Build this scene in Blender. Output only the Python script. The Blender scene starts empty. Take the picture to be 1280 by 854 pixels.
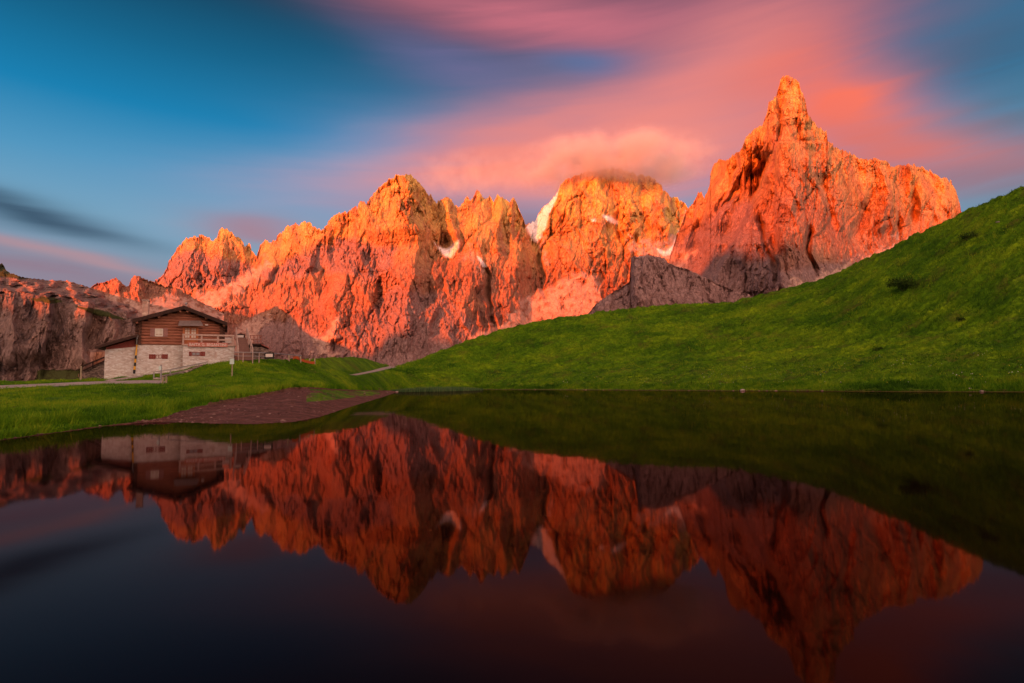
import bpy, bmesh, math, random
import numpy as np
from mathutils import Vector, Matrix
from mathutils.bvhtree import BVHTree
R = math.radians
rng = np.random.default_rng(7)
random.seed(7)
scene = bpy.context.scene
col = scene.collection

# ------------------------------------------------------------------ camera
FPX = 711.1            # 20 mm lens on a 36 mm sensor, in pixels of a 1280 wide frame
CAMH = 1.5
pit, rol = math.atan(50 / FPX), 0.0135
F0 = Vector((0, math.cos(pit), math.sin(pit))); U0 = Vector((0, -math.sin(pit), math.cos(pit))); R0 = Vector((1, 0, 0))
RR = R0 * math.cos(rol) - U0 * math.sin(rol); UU = U0 * math.cos(rol) + R0 * math.sin(rol)
cam_d = bpy.data.cameras.new('camera'); cam = bpy.data.objects.new('camera', cam_d); col.objects.link(cam)
cam_d.lens = 20; cam_d.sensor_width = 36; cam_d.clip_start = 0.1; cam_d.clip_end = 30000
m = Matrix((RR, UU, -F0)).transposed().to_4x4(); m.translation = (0, 0, CAMH)
cam.matrix_world = m
scene.camera = cam

def ray(px, py):
    """world direction through a place of the photograph, scaled to dy = 1 -> (dx, dz); numpy friendly"""
    px = np.asarray(px, float); py = np.asarray(py, float)
    d = [F0[i] * FPX + RR[i] * (px - 640) + UU[i] * (427 - py) for i in range(3)]
    return d[0] / d[1], d[2] / d[1]
def P(px, py, D):
    a, e = ray(px, py)
    return Vector((float(a) * D, D, CAMH + float(e) * D))

# ------------------------------------------------------------------ exposure, sun, world
EXPO = 1.25
EX = 2 ** EXPO
vs = scene.view_settings
vs.view_transform = 'Standard'; vs.look = 'None'; vs.gamma = 1; vs.exposure = EXPO; vs.use_curve_mapping = False
scene.cycles.use_denoising = True
scene.cycles.max_bounces = 6; scene.cycles.volume_bounces = 1
SUN_AZ, SUN_EL = R(37), R(6.0)       # sun behind the camera to the left
SDIR = Vector((-math.sin(SUN_AZ) * math.cos(SUN_EL), -math.cos(SUN_AZ) * math.cos(SUN_EL), math.sin(SUN_EL)))
sl = bpy.data.lights.new('sun', 'SUN'); sun = bpy.data.objects.new('sun', sl); col.objects.link(sun)
sl.energy = 4.6; sl.angle = R(0.9); sl.color = (1.0, 0.125, 0.006)
sun.rotation_euler = SDIR.to_track_quat('Z', 'Y').to_euler()

world = bpy.data.worlds.new('World'); scene.world = world; world.use_nodes = True
def build_world():
    nt = world.node_tree; N = nt.nodes; L = nt.links; N.clear()
    out = N.new('ShaderNodeOutputWorld')
    def mth(op, *a):
        n = N.new('ShaderNodeMath'); n.operation = op
        for i, v in enumerate(a):
            if isinstance(v, (int, float)): n.inputs[i].default_value = v
            else: L.new(v, n.inputs[i])
        return n.outputs[0]
    tc = N.new('ShaderNodeTexCoord'); sep = N.new('ShaderNodeSeparateXYZ'); L.new(tc.outputs['Generated'], sep.inputs[0])
    X, Y, Z = sep.outputs
    az = mth('MULTIPLY', mth('ARCTAN2', X, Y), 180 / math.pi)
    el = mth('MULTIPLY', mth('ARCSINE', Z), 180 / math.pi)
    # wind-drawn warp: noise stretched along the wind
    cmb = N.new('ShaderNodeCombineXYZ')
    L.new(mth('MULTIPLY', mth('ADD', az, mth('MULTIPLY', el, .6)), .022), cmb.inputs[0]); L.new(mth('MULTIPLY', mth('SUBTRACT', el, mth('MULTIPLY', az, .04)), .13), cmb.inputs[1])
    nz = N.new('ShaderNodeTexNoise'); nz.inputs['Scale'].default_value = 1.0; nz.inputs['Detail'].default_value = 3; nz.inputs['Roughness'].default_value = .5
    L.new(cmb.outputs[0], nz.inputs['Vector'])
    ns = N.new('ShaderNodeSeparateColor'); L.new(nz.outputs['Color'], ns.inputs[0])
    azw = mth('ADD', az, mth('MULTIPLY', mth('SUBTRACT', ns.outputs[0], .5), 13))
    elw = mth('ADD', el, mth('MULTIPLY', mth('SUBTRACT', ns.outputs[1], .5), 6))
    cm2 = N.new('ShaderNodeCombineXYZ')
    L.new(mth('MULTIPLY', mth('ADD', az, mth('MULTIPLY', el, .8)), .05), cm2.inputs[0]); L.new(mth('MULTIPLY', mth('SUBTRACT', elw, mth('MULTIPLY', az, .06)), .55), cm2.inputs[1])
    nf = N.new('ShaderNodeTexNoise'); nf.inputs['Scale'].default_value = 1.0; nf.inputs['Detail'].default_value = 5; nf.inputs['Roughness'].default_value = .55; nf.inputs['Distortion'].default_value = .3
    L.new(cm2.outputs[0], nf.inputs['Vector'])
    streak = mth('ADD', mth('ADD', .12, mth('MULTIPLY', ns.outputs[2], .8)), mth('MULTIPLY', nf.outputs[0], .95))
    # clear sky by elevation
    rp = N.new('ShaderNodeValToRGB'); cr = rp.color_ramp
    stops = [(0, (.25, .17, .24)), (5, (.25, .20, .28)), (9, (.20, .30, .40)), (14, (.17, .35, .50)), (18.5, (.07, .29, .50)), (23, (.001, .20, .42)),
             (28, (.0, .115, .24)), (33, (.0, .045, .095)), (42, (.0, .02, .045)), (90, (.01, .04, .11))]
    while len(cr.elements) < len(stops): cr.elements.new(.5)
    for e_, (d, c) in zip(cr.elements, stops): e_.position = (d + 5) / 95; e_.color = (*[v / EX for v in c], 1)
    L.new(mth('DIVIDE', mth('ADD', el, 5), 95), rp.inputs[0])
    cur = rp.outputs[0]
    def mix(fac, a, b):
        n = N.new('ShaderNodeMix'); n.data_type = 'RGBA'
        L.new(fac, n.inputs[0])
        for s, v in ((6, a), (7, b)):
            if isinstance(v, tuple): n.inputs[s].default_value = (*v, 1)
            else: L.new(v, n.inputs[s])
        return n.outputs[2]
    def blob(cx, cy, rx, ry, rot, c, amp, hard=1.0, warp=True, st=True):
        nonlocal cur
        a, e = ray(cx, cy); n = math.sqrt(1 + a * a + e * e)
        a0 = math.degrees(math.atan(a)); e0 = math.degrees(math.asin(e / n))
        k = 57.3 / FPX
        rx2 = rx * k / (1 + a * a); ry2 = ry * k / math.sqrt(1 + a * a)
        du = mth('SUBTRACT', azw if warp else az, a0); dv = mth('SUBTRACT', elw if warp else el, e0)
        cs, sn = math.cos(R(rot)), math.sin(R(rot))
        u = mth('DIVIDE', mth('ADD', mth('MULTIPLY', du, cs), mth('MULTIPLY', dv, sn)), rx2)
        v = mth('DIVIDE', mth('SUBTRACT', mth('MULTIPLY', dv, cs), mth('MULTIPLY', du, sn)), ry2)
        q = mth('ADD', mth('MULTIPLY', u, u), mth('MULTIPLY', v, v))
        if hard != 1: q = mth('POWER', q, hard)
        g = mth('MULTIPLY', mth('POWER', math.e, mth('MULTIPLY', q, -1)), amp)
        if st: g = mth('MULTIPLY', g, streak)
        g = mth('MINIMUM', mth('MAXIMUM', g, 0), 1)
        cur = mix(g, cur, tuple(x / EX for x in c))
    for b in BLOBS: blob(*b)
    # the western half of the sky (behind the photographer) still glows after sunset
    w = mth('MULTIPLY', Y, -1); w = mth('MINIMUM', mth('MAXIMUM', mth('MULTIPLY', mth('ADD', w, .05), 1.6), 0), 1)
    hz = mth('POWER', math.e, mth('MULTIPLY', mth('POWER', mth('DIVIDE', mth('MAXIMUM', el, 0), 46), 2), -1))
    cur = mix(mth('MULTIPLY', w, hz), cur, tuple(x / EX for x in WEST))
    bg = N.new('ShaderNodeBackground'); L.new(cur, bg.inputs[0]); bg.inputs[1].default_value = 1
    sky = N.new('ShaderNodeTexSky'); sky.sky_type = 'NISHITA'; sky.sun_disc = False
    sky.sun_elevation = SUN_EL; sky.sun_rotation = math.pi + SUN_AZ; sky.altitude = 2170
    bg2 = N.new('ShaderNodeBackground'); L.new(sky.outputs[0], bg2.inputs[0]); bg2.inputs[1].default_value = 0.006
    ad = N.new('ShaderNodeAddShader'); L.new(bg.outputs[0], ad.inputs[0]); L.new(bg2.outputs[0], ad.inputs[1])
    L.new(ad.outputs[0], out.inputs[0])
WEST = (3.6, 2.08, 1.52)
BLOBS = [
    # cx, cy, rx, ry, rot, colour, amount   (places of the clouds)
    (30, 335, 330, 36, -7, (.27, .17, .23), .8), (60, 314, 190, 8, -9, (.50, .24, .25), .65), (10, 262, 180, 15, -9, (.03, .07, .12), 1.0),
    (320, 292, 80, 12, -2, (.40, .15, .17), .8), (420, 250, 170, 45, 6, (.38, .32, .46), .5), (470, 195, 130, 40, 4, (.26, .36, .55), .5),
    (1290, 170, 230, 180, 0, (.06, .15, .23), .85), (1230, 40, 230, 60, 0, (.01, .10, .19), .8),
    (700, 30, 250, 40, -6, (.60, .15, .19), 1.0), (930, 40, 200, 60, -4, (.36, .11, .16), .85), (560, 90, 110, 26, -12, (.16, .14, .30), .6),
    (690, 175, 200, 45, 8, (.72, .22, .21), 1.0), (850, 120, 170, 55, 22, (.72, .21, .20), 1.0), (650, 285, 160, 34, 0, (.28, .13, .19), .9),
    (960, 120, 100, 60, 0, (.80, .19, .14), .8), (850, 200, 130, 45, 0, (.72, .21, .19), .95), (760, 190, 120, 30, 4, (.86, .27, .21), .9),
    (665, 205, 185, 34, 7, (.95, .25, .17), 1.0), (1050, 125, 100, 50, -25, (.95, .16, .08), 1.1), (1120, 178, 150, 38, -18, (.70, .15, .11), 1.0),
    (1080, 235, 170, 30, -8, (.34, .12, .14), .7), (715, 90, 60, 15, -4, (.05, .16, .36), .75),
]
build_world()

# ------------------------------------------------------------------ noise
_perm = rng.permutation(4096); _ga = rng.uniform(0, 2 * np.pi, 4096)
def _h(ix, iy): return _perm[(ix + _perm[iy & 4095]) & 4095]
def pn(x, y, seed=0):
    x = x + seed * 17.37; y = y + seed * 41.71
    ix = np.floor(x).astype(np.int64); iy = np.floor(y).astype(np.int64); fx = x - ix; fy = y - iy
    u = fx * fx * fx * (fx * (fx * 6 - 15) + 10); v = fy * fy * fy * (fy * (fy * 6 - 15) + 10)
    def g(dx, dy):
        t = _ga[_h(ix + dx, iy + dy)]
        return np.cos(t) * (fx - dx) + np.sin(t) * (fy - dy)
    return ((g(0, 0) * (1 - u) + g(1, 0) * u) * (1 - v) + (g(0, 1) * (1 - u) + g(1, 1) * u) * v) * 1.5
def fbm(x, y, o=5, gain=.5, seed=0, lac=2.03):
    s = 0; a = 1; t = 0
    for i in range(o): s = s + a * pn(x, y, seed + i * 3); t += a; a *= gain; x = x * lac; y = y * lac
    return s / t
def ridged(x, y, o=5, gain=.5, seed=0, lac=2.07):
    s = 0; a = 1; t = 0; w = 1
    for i in range(o):
        n = 1 - np.abs(pn(x, y, seed + i * 5)) * 1.6; n = np.clip(n, 0, 1) ** 2
        s = s + a * n * w; w = np.clip(n * 1.6, 0, 1); t += a; a *= gain; x = x * lac; y = y * lac
    return s / t * 2 - 1
_wx, _wy = rng.uniform(0, 1, 4096), rng.uniform(0, 1, 4096); _wv = rng.uniform(-1, 1, 4096); _wsx = rng.uniform(-1, 1, 4096); _wsy = rng.uniform(-1, 1, 4096)
def worley(x, y, seed=0):
    """faceted blocks: each cell is a tilted plane with its own height, with creases between cells"""
    x = x + seed * 13.1; y = y + seed * 7.7
    ix = np.floor(x).astype(np.int64); iy = np.floor(y).astype(np.int64)
    f1 = np.full(x.shape, 9.); f2 = np.full(x.shape, 9.); val = np.zeros(x.shape)
    for dx in (-1, 0, 1):
        for dy in (-1, 0, 1):
            h = _h(ix + dx, iy + dy); px_ = ix + dx + _wx[h]; py_ = iy + dy + _wy[h]
            d = np.hypot(x - px_, y - py_); pl = _wv[h] * .5 + (x - px_) * _wsx[h] + (y - py_) * _wsy[h] * .6
            c = d < f1; f2 = np.where(c, f1, np.minimum(f2, d)); val = np.where(c, pl, val); f1 = np.where(c, d, f1)
    return val - .9 * (1 - np.clip((f2 - f1) / .16, 0, 1))
def smooth(a, b, x):
    t = np.clip((x - a) / (b - a), 0, 1); return t * t * (3 - 2 * t)
def curve(pts, x, k=1):
    pts = np.array(pts, float); return np.interp(x, pts[:, 0], pts[:, k])
def inpoly(poly, x, y):
    r = np.zeros(x.shape, bool); n = len(poly); j = n - 1
    for i in range(n):
        xi, yi = poly[i]; xj, yj = poly[j]
        if yi != yj: r ^= ((yi > y) != (yj > y)) & (x < (xj - xi) * (y - yi) / (yj - yi) + xi)
        j = i
    return r
def blur(a, r=2):
    for ax in (0, 1):
        s = a.copy(); n = 1
        for k in range(1, r + 1): s = s + np.roll(a, k, ax) + np.roll(a, -k, ax); n += 2
        a = s / n
    return a

# ------------------------------------------------------------------ materials
def mat(name):
    m = bpy.data.materials.new(name); m.use_nodes = True; nt = m.node_tree
    return m, nt, nt.nodes['Principled BSDF']
def simple(name, c, rough=.8, c2=None, scale=8, bump=0, metal=0, stretch=(1, 1, 1), spec=.3):
    m, nt, b = mat(name); N = nt.nodes; L = nt.links
    b.inputs['Roughness'].default_value = rough; b.inputs['Metallic'].default_value = metal; b.inputs['Specular IOR Level'].default_value = spec
    c2 = c2 or tuple(v * .7 for v in c)
    tc = N.new('ShaderNodeTexCoord'); mp = N.new('ShaderNodeMapping'); mp.inputs['Scale'].default_value = stretch
    nz = N.new('ShaderNodeTexNoise'); nz.inputs['Scale'].default_value = scale; nz.inputs['Detail'].default_value = 5; nz.inputs['Roughness'].default_value = .65
    rp = N.new('ShaderNodeValToRGB'); rp.color_ramp.elements[0].position = .3; rp.color_ramp.elements[1].position = .7
    rp.color_ramp.elements[0].color = (*c2, 1); rp.color_ramp.elements[1].color = (*c, 1)
    L.new(tc.outputs['Object'], mp.inputs[0]); L.new(mp.outputs[0], nz.inputs[0]); L.new(nz.outputs[0], rp.inputs[0]); L.new(rp.outputs[0], b.inputs['Base Color'])
    if bump:
        bp = N.new('ShaderNodeBump'); bp.inputs['Strength'].default_value = .6; bp.inputs['Distance'].default_value = bump
        L.new(nz.outputs[0], bp.inputs['Height']); L.new(bp.outputs[0], b.inputs['Normal'])
    return m
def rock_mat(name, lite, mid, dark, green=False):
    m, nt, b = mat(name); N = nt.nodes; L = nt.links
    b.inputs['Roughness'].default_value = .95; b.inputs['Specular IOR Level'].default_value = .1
    tc = N.new('ShaderNodeTexCoord')
    def noise(sc, det, rough=.6, dist=0):
        mp = N.new('ShaderNodeMapping'); mp.inputs['Scale'].default_value = sc; L.new(tc.outputs['Object'], mp.inputs[0])
        n = N.new('ShaderNodeTexNoise'); n.inputs['Scale'].default_value = 1; n.inputs['Detail'].default_value = det; n.inputs['Roughness'].default_value = rough; n.inputs['Distortion'].default_value = dist
        L.new(mp.outputs[0], n.inputs[0]); return n.outputs[0]
    def ramp(src, stops):
        r = N.new('ShaderNodeValToRGB')
        while len(r.color_ramp.elements) < len(stops): r.color_ramp.elements.new(.5)
        for e, (p, c) in zip(r.color_ramp.elements, stops): e.position = p; e.color = (*c, 1)
        L.new(src, r.inputs[0]); return r.outputs[0]
    def mix(f, a, c, mode='MIX'):
        n = N.new('ShaderNodeMix'); n.data_type = 'RGBA'; n.blend_type = mode
        if isinstance(f, float): n.inputs[0].default_value = f
        else: L.new(f, n.inputs[0])
        for s, v in ((6, a), (7, c)):
            if isinstance(v, tuple): n.inputs[s].default_value = (*v, 1)
            else: L.new(v, n.inputs[s])
        return n.outputs[2]
    s1 = noise((.02, .02, .006), 8, .7, .4)         # vertical water streaks
    s2 = noise((.006, .006, .006), 6, .6)           # large patches
    s3 = noise((.09, .09, .05), 6, .75)             # grit
    c = ramp(s1, [(.36, dark), (.45, mid), (.60, mid), (.72, lite)])
    c = mix(ramp(s2, [(.40, (0, 0, 0)), (.62, (.6, .6, .6))]), c, lite)
    c = mix(1.0, c, ramp(s3, [(.30, (.75, .72, .72)), (.5, (1, 1, 1)), (.75, (1.15, 1.15, 1.15))]), 'MULTIPLY')
    if not green:      # yellow dolomite patches, gathered high up to paint in the golden sunlit tops
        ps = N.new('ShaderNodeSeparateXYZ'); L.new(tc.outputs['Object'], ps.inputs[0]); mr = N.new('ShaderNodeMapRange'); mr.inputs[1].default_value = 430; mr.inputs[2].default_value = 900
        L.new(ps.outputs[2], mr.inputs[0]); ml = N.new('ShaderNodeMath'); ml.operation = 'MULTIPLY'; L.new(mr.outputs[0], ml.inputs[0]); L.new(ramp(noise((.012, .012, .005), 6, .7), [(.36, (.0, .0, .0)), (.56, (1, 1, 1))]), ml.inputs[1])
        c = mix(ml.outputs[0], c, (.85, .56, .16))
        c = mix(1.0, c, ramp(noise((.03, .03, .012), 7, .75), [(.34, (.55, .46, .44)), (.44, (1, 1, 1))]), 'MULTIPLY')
    at = N.new('ShaderNodeAttribute'); at.attribute_name = 'mask'; sp = N.new('ShaderNodeSeparateColor'); L.new(at.outputs['Color'], sp.inputs[0])
    g = noise((.02, .02, .02), 7, .7)
    if not green:      # darker lower rock, with the evening shade painted in as mauve-grey
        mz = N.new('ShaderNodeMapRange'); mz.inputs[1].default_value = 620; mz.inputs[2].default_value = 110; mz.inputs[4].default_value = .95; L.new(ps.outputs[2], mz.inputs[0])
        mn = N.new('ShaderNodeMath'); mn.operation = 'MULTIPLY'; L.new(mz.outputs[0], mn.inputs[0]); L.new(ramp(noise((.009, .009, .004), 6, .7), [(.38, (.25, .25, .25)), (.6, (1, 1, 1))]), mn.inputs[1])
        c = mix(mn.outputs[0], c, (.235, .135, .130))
    c = mix(sp.outputs[2], c, mix(1.0, (.34, .215, .20), ramp(s3, [(.30, (.7, .7, .7)), (.5, (1, 1, 1)), (.75, (1.3, 1.3, 1.3))]), 'MULTIPLY'))  # masked areas: shade on the rock painted in as grey
    c = mix(sp.outputs[0], c, ramp(g, [(.35, (.40, .25, .20)), (.6, (.55, .36, .29))]))
    c = mix(sp.outputs[1], c, (.82, .82, .85) if not green else (.055, .065, .022))
    def cracks(sc, wid):
        mp = N.new('ShaderNodeMapping'); mp.inputs['Scale'].default_value = sc; L.new(tc.outputs['Object'], mp.inputs[0])
        wv = N.new('ShaderNodeTexNoise'); wv.inputs['Scale'].default_value = 1.3; wv.inputs['Detail'].default_value = 4; L.new(mp.outputs[0], wv.inputs[0])
        am = N.new('ShaderNodeMix'); am.data_type = 'RGBA'; am.blend_type = 'LINEAR_LIGHT'; am.inputs[0].default_value = .5; L.new(mp.outputs[0], am.inputs[6]); L.new(wv.outputs['Color'], am.inputs[7])
        ve = N.new('ShaderNodeTexVoronoi'); ve.feature = 'DISTANCE_TO_EDGE'; ve.inputs['Scale'].default_value = 1; L.new(am.outputs[2], ve.inputs['Vector'])
        r_ = N.new('ShaderNodeMapRange'); r_.inputs[2].default_value = wid; L.new(ve.outputs['Distance'], r_.inputs[0]); return r_.outputs[0]
    k1 = cracks((.028, .028, .009), .07); k2 = cracks((.075, .075, .03), .10)
    kk = N.new('ShaderNodeMath'); kk.operation = 'MULTIPLY'; L.new(k1, kk.inputs[0]); L.new(k2, kk.inputs[1])
    c = mix(1.0, c, ramp(kk.outputs[0], [(0, (.68, .60, .58)), (.5, (1, 1, 1))]), 'MULTIPLY')
    L.new(c, b.inputs['Base Color'])
    s3a = N.new('ShaderNodeMath'); s3a.operation = 'MULTIPLY_ADD'; L.new(kk.outputs[0], s3a.inputs[0]); s3a.inputs[1].default_value = .45; L.new(s3, s3a.inputs[2]); s3 = s3a.outputs[0]
    bp = N.new('ShaderNodeBump'); bp.inputs['Strength'].default_value = 1; bp.inputs['Distance'].default_value = 5
    hs = N.new('ShaderNodeMath'); hs.operation = 'MULTIPLY'; iv = N.new('ShaderNodeMath'); iv.operation = 'SUBTRACT'; iv.inputs[0].default_value = 1
    mx = N.new('ShaderNodeMath'); mx.operation = 'MAXIMUM'; L.new(sp.outputs[0], mx.inputs[0]); L.new(sp.outputs[1], mx.inputs[1])
    L.new(mx.outputs[0], iv.inputs[1]); L.new(s3, hs.inputs[0]); L.new(iv.outputs[0], hs.inputs[1])
    L.new(hs.outputs[0], bp.inputs['Height']); L.new(bp.outputs[0], b.inputs['Normal'])
    return m

# ------------------------------------------------------------------ mesh helpers
def link(name, me, m=None, parent=None):
    o = bpy.data.objects.new(name, me); col.objects.link(o)
    if m: me.materials.append(m)
    if parent is not None: o.parent = parent
    return o
def grid_mesh(name, V, m, attr=None, smooth_sh=False):
    """V: (rows, cols, 3)"""
    nr, nc = V.shape[:2]
    me = bpy.data.meshes.new(name)
    idx = np.arange(nr * nc).reshape(nr, nc)
    q = np.stack([idx[:-1, :-1], idx[:-1, 1:], idx[1:, 1:], idx[1:, :-1]], -1).reshape(-1, 4)
    me.vertices.add(nr * nc); me.vertices.foreach_set('co', V.reshape(-1).astype(np.float32))
    me.loops.add(q.size); me.loops.foreach_set('vertex_index', q.reshape(-1).astype(np.int32))
    me.polygons.add(len(q)); me.polygons.foreach_set('loop_start', (np.arange(len(q)) * 4).astype(np.int32))
    me.polygons.foreach_set('loop_total', np.full(len(q), 4, np.int32)); me.polygons.foreach_set('use_smooth', np.full(len(q), smooth_sh))
    me.update(calc_edges=True)
    if attr is not None:
        ca = me.color_attributes.new('mask', 'FLOAT_COLOR', 'POINT')
        A = np.ones((nr * nc, 4), np.float32); A[:, :3] = attr.reshape(-1, 3); ca.data.foreach_set('color', A.reshape(-1))
    return link(name, me, m)
def structure(o): o['kind'] = 'structure'; return o

# ------------------------------------------------------------------ mountains
def line_x(pts, y):
    pts = sorted(pts, key=lambda p: p[1]); a = np.array(pts, float)
    return np.interp(y, a[:, 1], a[:, 0]), a[0, 1], a[-1, 1]
def mountain(name, x0, x1, sky, base_y, Dbase, Dridge, m, ribs=(), scree=(), snow=(), shade_greys=(), amp=1.0, seed=1, step=1.0, rows=360, jag=2.0, power=.8, mod=None, vstretch=.28, flat=()):
    nc = int((x1 - x0) / step) + 1
    px = np.linspace(x0, x1, nc)
    ys = curve(sky, px)
    ys = ys - jag * .9 * worley(px / 7, px * 0 + .5, seed + 2) + jag * (ridged(px / 9, px * 0 + seed, 4, .6, seed) * -.7 + pn(px / 2.5, px * 0, seed + 9) * .6)
    t = np.linspace(0, 1, rows)[:, None]                       # 0 base .. 1 skyline
    px2 = np.repeat(px[None], rows, 0)
    py = base_y + (ys[None] - base_y) * t
    db = curve(Dbase, px)[None]; dr = curve(Dridge, px)[None]
    kw = int(22 / step); kr = np.hanning(2 * kw + 1); ysm = np.convolve(np.pad(ys, kw, 'edge'), kr / kr.sum(), 'valid')   # faces lean by the general crest line, not by each pinnacle
    te = np.clip((base_y - py) / (base_y - ysm[None]), 0, 1.3)
    D = db + (dr - db) * te ** power
    pxm = dr / FPX                                              # metres per pixel
    wx = px2 + 9 * fbm(px2 / 60, py / 60, 3, .5, seed + 40) + 2.5 * pn(px2 / 12, py / 12, seed + 50)
    wy = py + 9 * fbm(px2 / 60, py / 60, 3, .5, seed + 60)
    # masks
    def area(polys, w=3.5):
        mk = np.zeros(px2.shape)
        ax = px2 + w * fbm(px2 / 14, py / 14, 4, .6, seed + 71); ay = py + w * fbm(px2 / 14, py / 14, 4, .6, seed + 83)
        for p in polys: mk = np.maximum(mk, inpoly(p, ax, ay).astype(float))
        return mk
    ms = area(scree, 20) * (fbm(px2 / 9, py / 5, 4, .6, seed + 66) > -.2); mw = area(snow, 3); mg = blur(area(shade_greys, 16), 4); mf = area(flat)
    cut = 1 - .95 * blur(np.maximum(np.maximum(ms, mw), mf), 4)
    # named ribs and gullies: (points, amplitude m, width left px, width right px)
    for pts, am, wl, wr in ribs:
        lx, ya, yb = line_x(pts, wy)
        d = wx - lx
        f = np.where(d < 0, np.clip(1 + d / wl, 0, 1), np.clip(1 - d / wr, 0, 1))
        f = f * smooth(ya - 14, ya + 6, py) * (1 - smooth(yb - 16, yb + 10, py))
        D = D - am * f
    # noise relief: big buttresses, vertical ribs, blocks, strata
    v = vstretch
    rough = .45 + 1.4 * smooth(-.12, .42, fbm(wx / 34, wy / 26, 3, .55, seed + 93))      # smooth slabs between broken zones
    n = 23 * ridged(wx / 62 + wy / 150, wy / 62 * v * 1.6, 3, .5, seed) + 15 * ridged(wx / 26 - wy / 110, wy / 26 * v * 1.1, 3, .5, seed + 11) + 7 * ridged(wx / 9 + wy / 60, wy / 9 * v * .8, 3, .55, seed + 21)
    n = n + rough * (3.5 * ridged(px2 / 6, py / 12, 3, .6, seed + 31) + 2.0 * ridged(px2 / 3, py / 9, 3, .6, seed + 33))
    st = fbm(px2 / 90, wy / 7, 3, .6, seed + 37); n = n + 5 * np.abs(st) * (.3 + rough)
    jx = px2 + 2.2 * fbm(px2 / 5, py / 7, 3, .6, seed + 45) + .12 * py; jy = py + 3 * fbm(px2 / 7, py / 7, 3, .6, seed + 47)
    n = n + 11 * worley(jx / 19, jy / 44, seed) + rough * (5 * worley(jx / 7.5, jy / 17, seed + 3) + 1.6 * worley(px2 / 3.2, py / 7, seed + 5))
    n = n * amp * (.55 + .75 * smooth(-.3, .4, fbm(px2 / 80, py / 80, 2, .5, seed + 91)))
    edge = smooth(0, .03, 1 - t)
    D = D - n * (pxm / 3.1) * cut * 1.25 * (.35 + .65 * edge)
    if mod is not None: D = mod(px2, py, D)
    a, e = ray(px2, py)
    V = np.stack([a * D, D, CAMH + e * D], -1)
    # the far side falls away behind the crest
    top = V[-1]; back = []
    for k, (dd, dz) in enumerate(((25, -18), (90, -110), (260, -380), (700, -1300))):
        b = top.copy(); b[:, 1] += dd; b[:, 0] *= 1 + dd / b[:, 1]; b[:, 2] = np.maximum(b[:, 2] + dz + (k > 0) * 20 * pn(px / 15, px * 0, seed + k), -80); back.append(b)
    foot = V[0].copy(); foot[:, 2] = -90; foot[:, 1] -= 40
    V = np.concatenate([foot[None], V, np.array(back)], 0)
    A = np.stack([blur(ms, 1), blur(mw, 1) if len(snow) else mw, mg], -1)
    A = np.concatenate([A[:1], A, np.repeat(A[-1:], 4, 0)], 0)
    o = grid_mesh(name, V, m, A)
    return structure(o), (px2, py, D)

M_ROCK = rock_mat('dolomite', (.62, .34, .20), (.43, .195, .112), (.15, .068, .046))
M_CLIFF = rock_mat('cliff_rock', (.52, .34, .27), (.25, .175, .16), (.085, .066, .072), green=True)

SKY_A = [(186, 356), (196, 350), (204, 343), (212, 325), (222, 308), (232, 298), (245, 293), (258, 294), (266, 300), (271, 298), (274, 287), (283, 285), (292, 292), (300, 297), (306, 306), (312, 305), (318, 316),
         (321, 319), (326, 304), (332, 299), (340, 302), (346, 297), (352, 290), (360, 282), (372, 278), (388, 277), (396, 283), (401, 289), (406, 284), (414, 272), (422, 266), (436, 262),
         (446, 258), (450, 252), (455, 250), (458, 256), (462, 248), (470, 238), (478, 230), (486, 224), (498, 218), (508, 217), (516, 220), (524, 228), (532, 238), (540, 245), (545, 253), (552, 246), (560, 246),
         (568, 254), (574, 258), (580, 250), (584, 245), (588, 250), (596, 236), (601, 241), (606, 249), (612, 244), (617, 251), (622, 243), (630, 250), (637, 251), (641, 245), (646, 254), (652, 268), (657, 280),
         (664, 277), (672, 268), (682, 256), (692, 245), (698, 236), (701, 228), (712, 222), (728, 215), (745, 212), (760, 209), (775, 211), (790, 214), (806, 218), (820, 226), (830, 238), (838, 246),
         (846, 246), (853, 251), (859, 258), (870, 275), (890, 300)]
DR_A = [(186, 3000), (320, 2900), (420, 2650), (508, 2450), (540, 2520), (600, 2560), (650, 2640), (665, 2730), (700, 2760), (760, 2800), (890, 3000)]
DB_A = [(186, 2000), (330, 1900), (420, 1800), (520, 1650), (600, 1750), (720, 1950), (890, 2200)]
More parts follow.
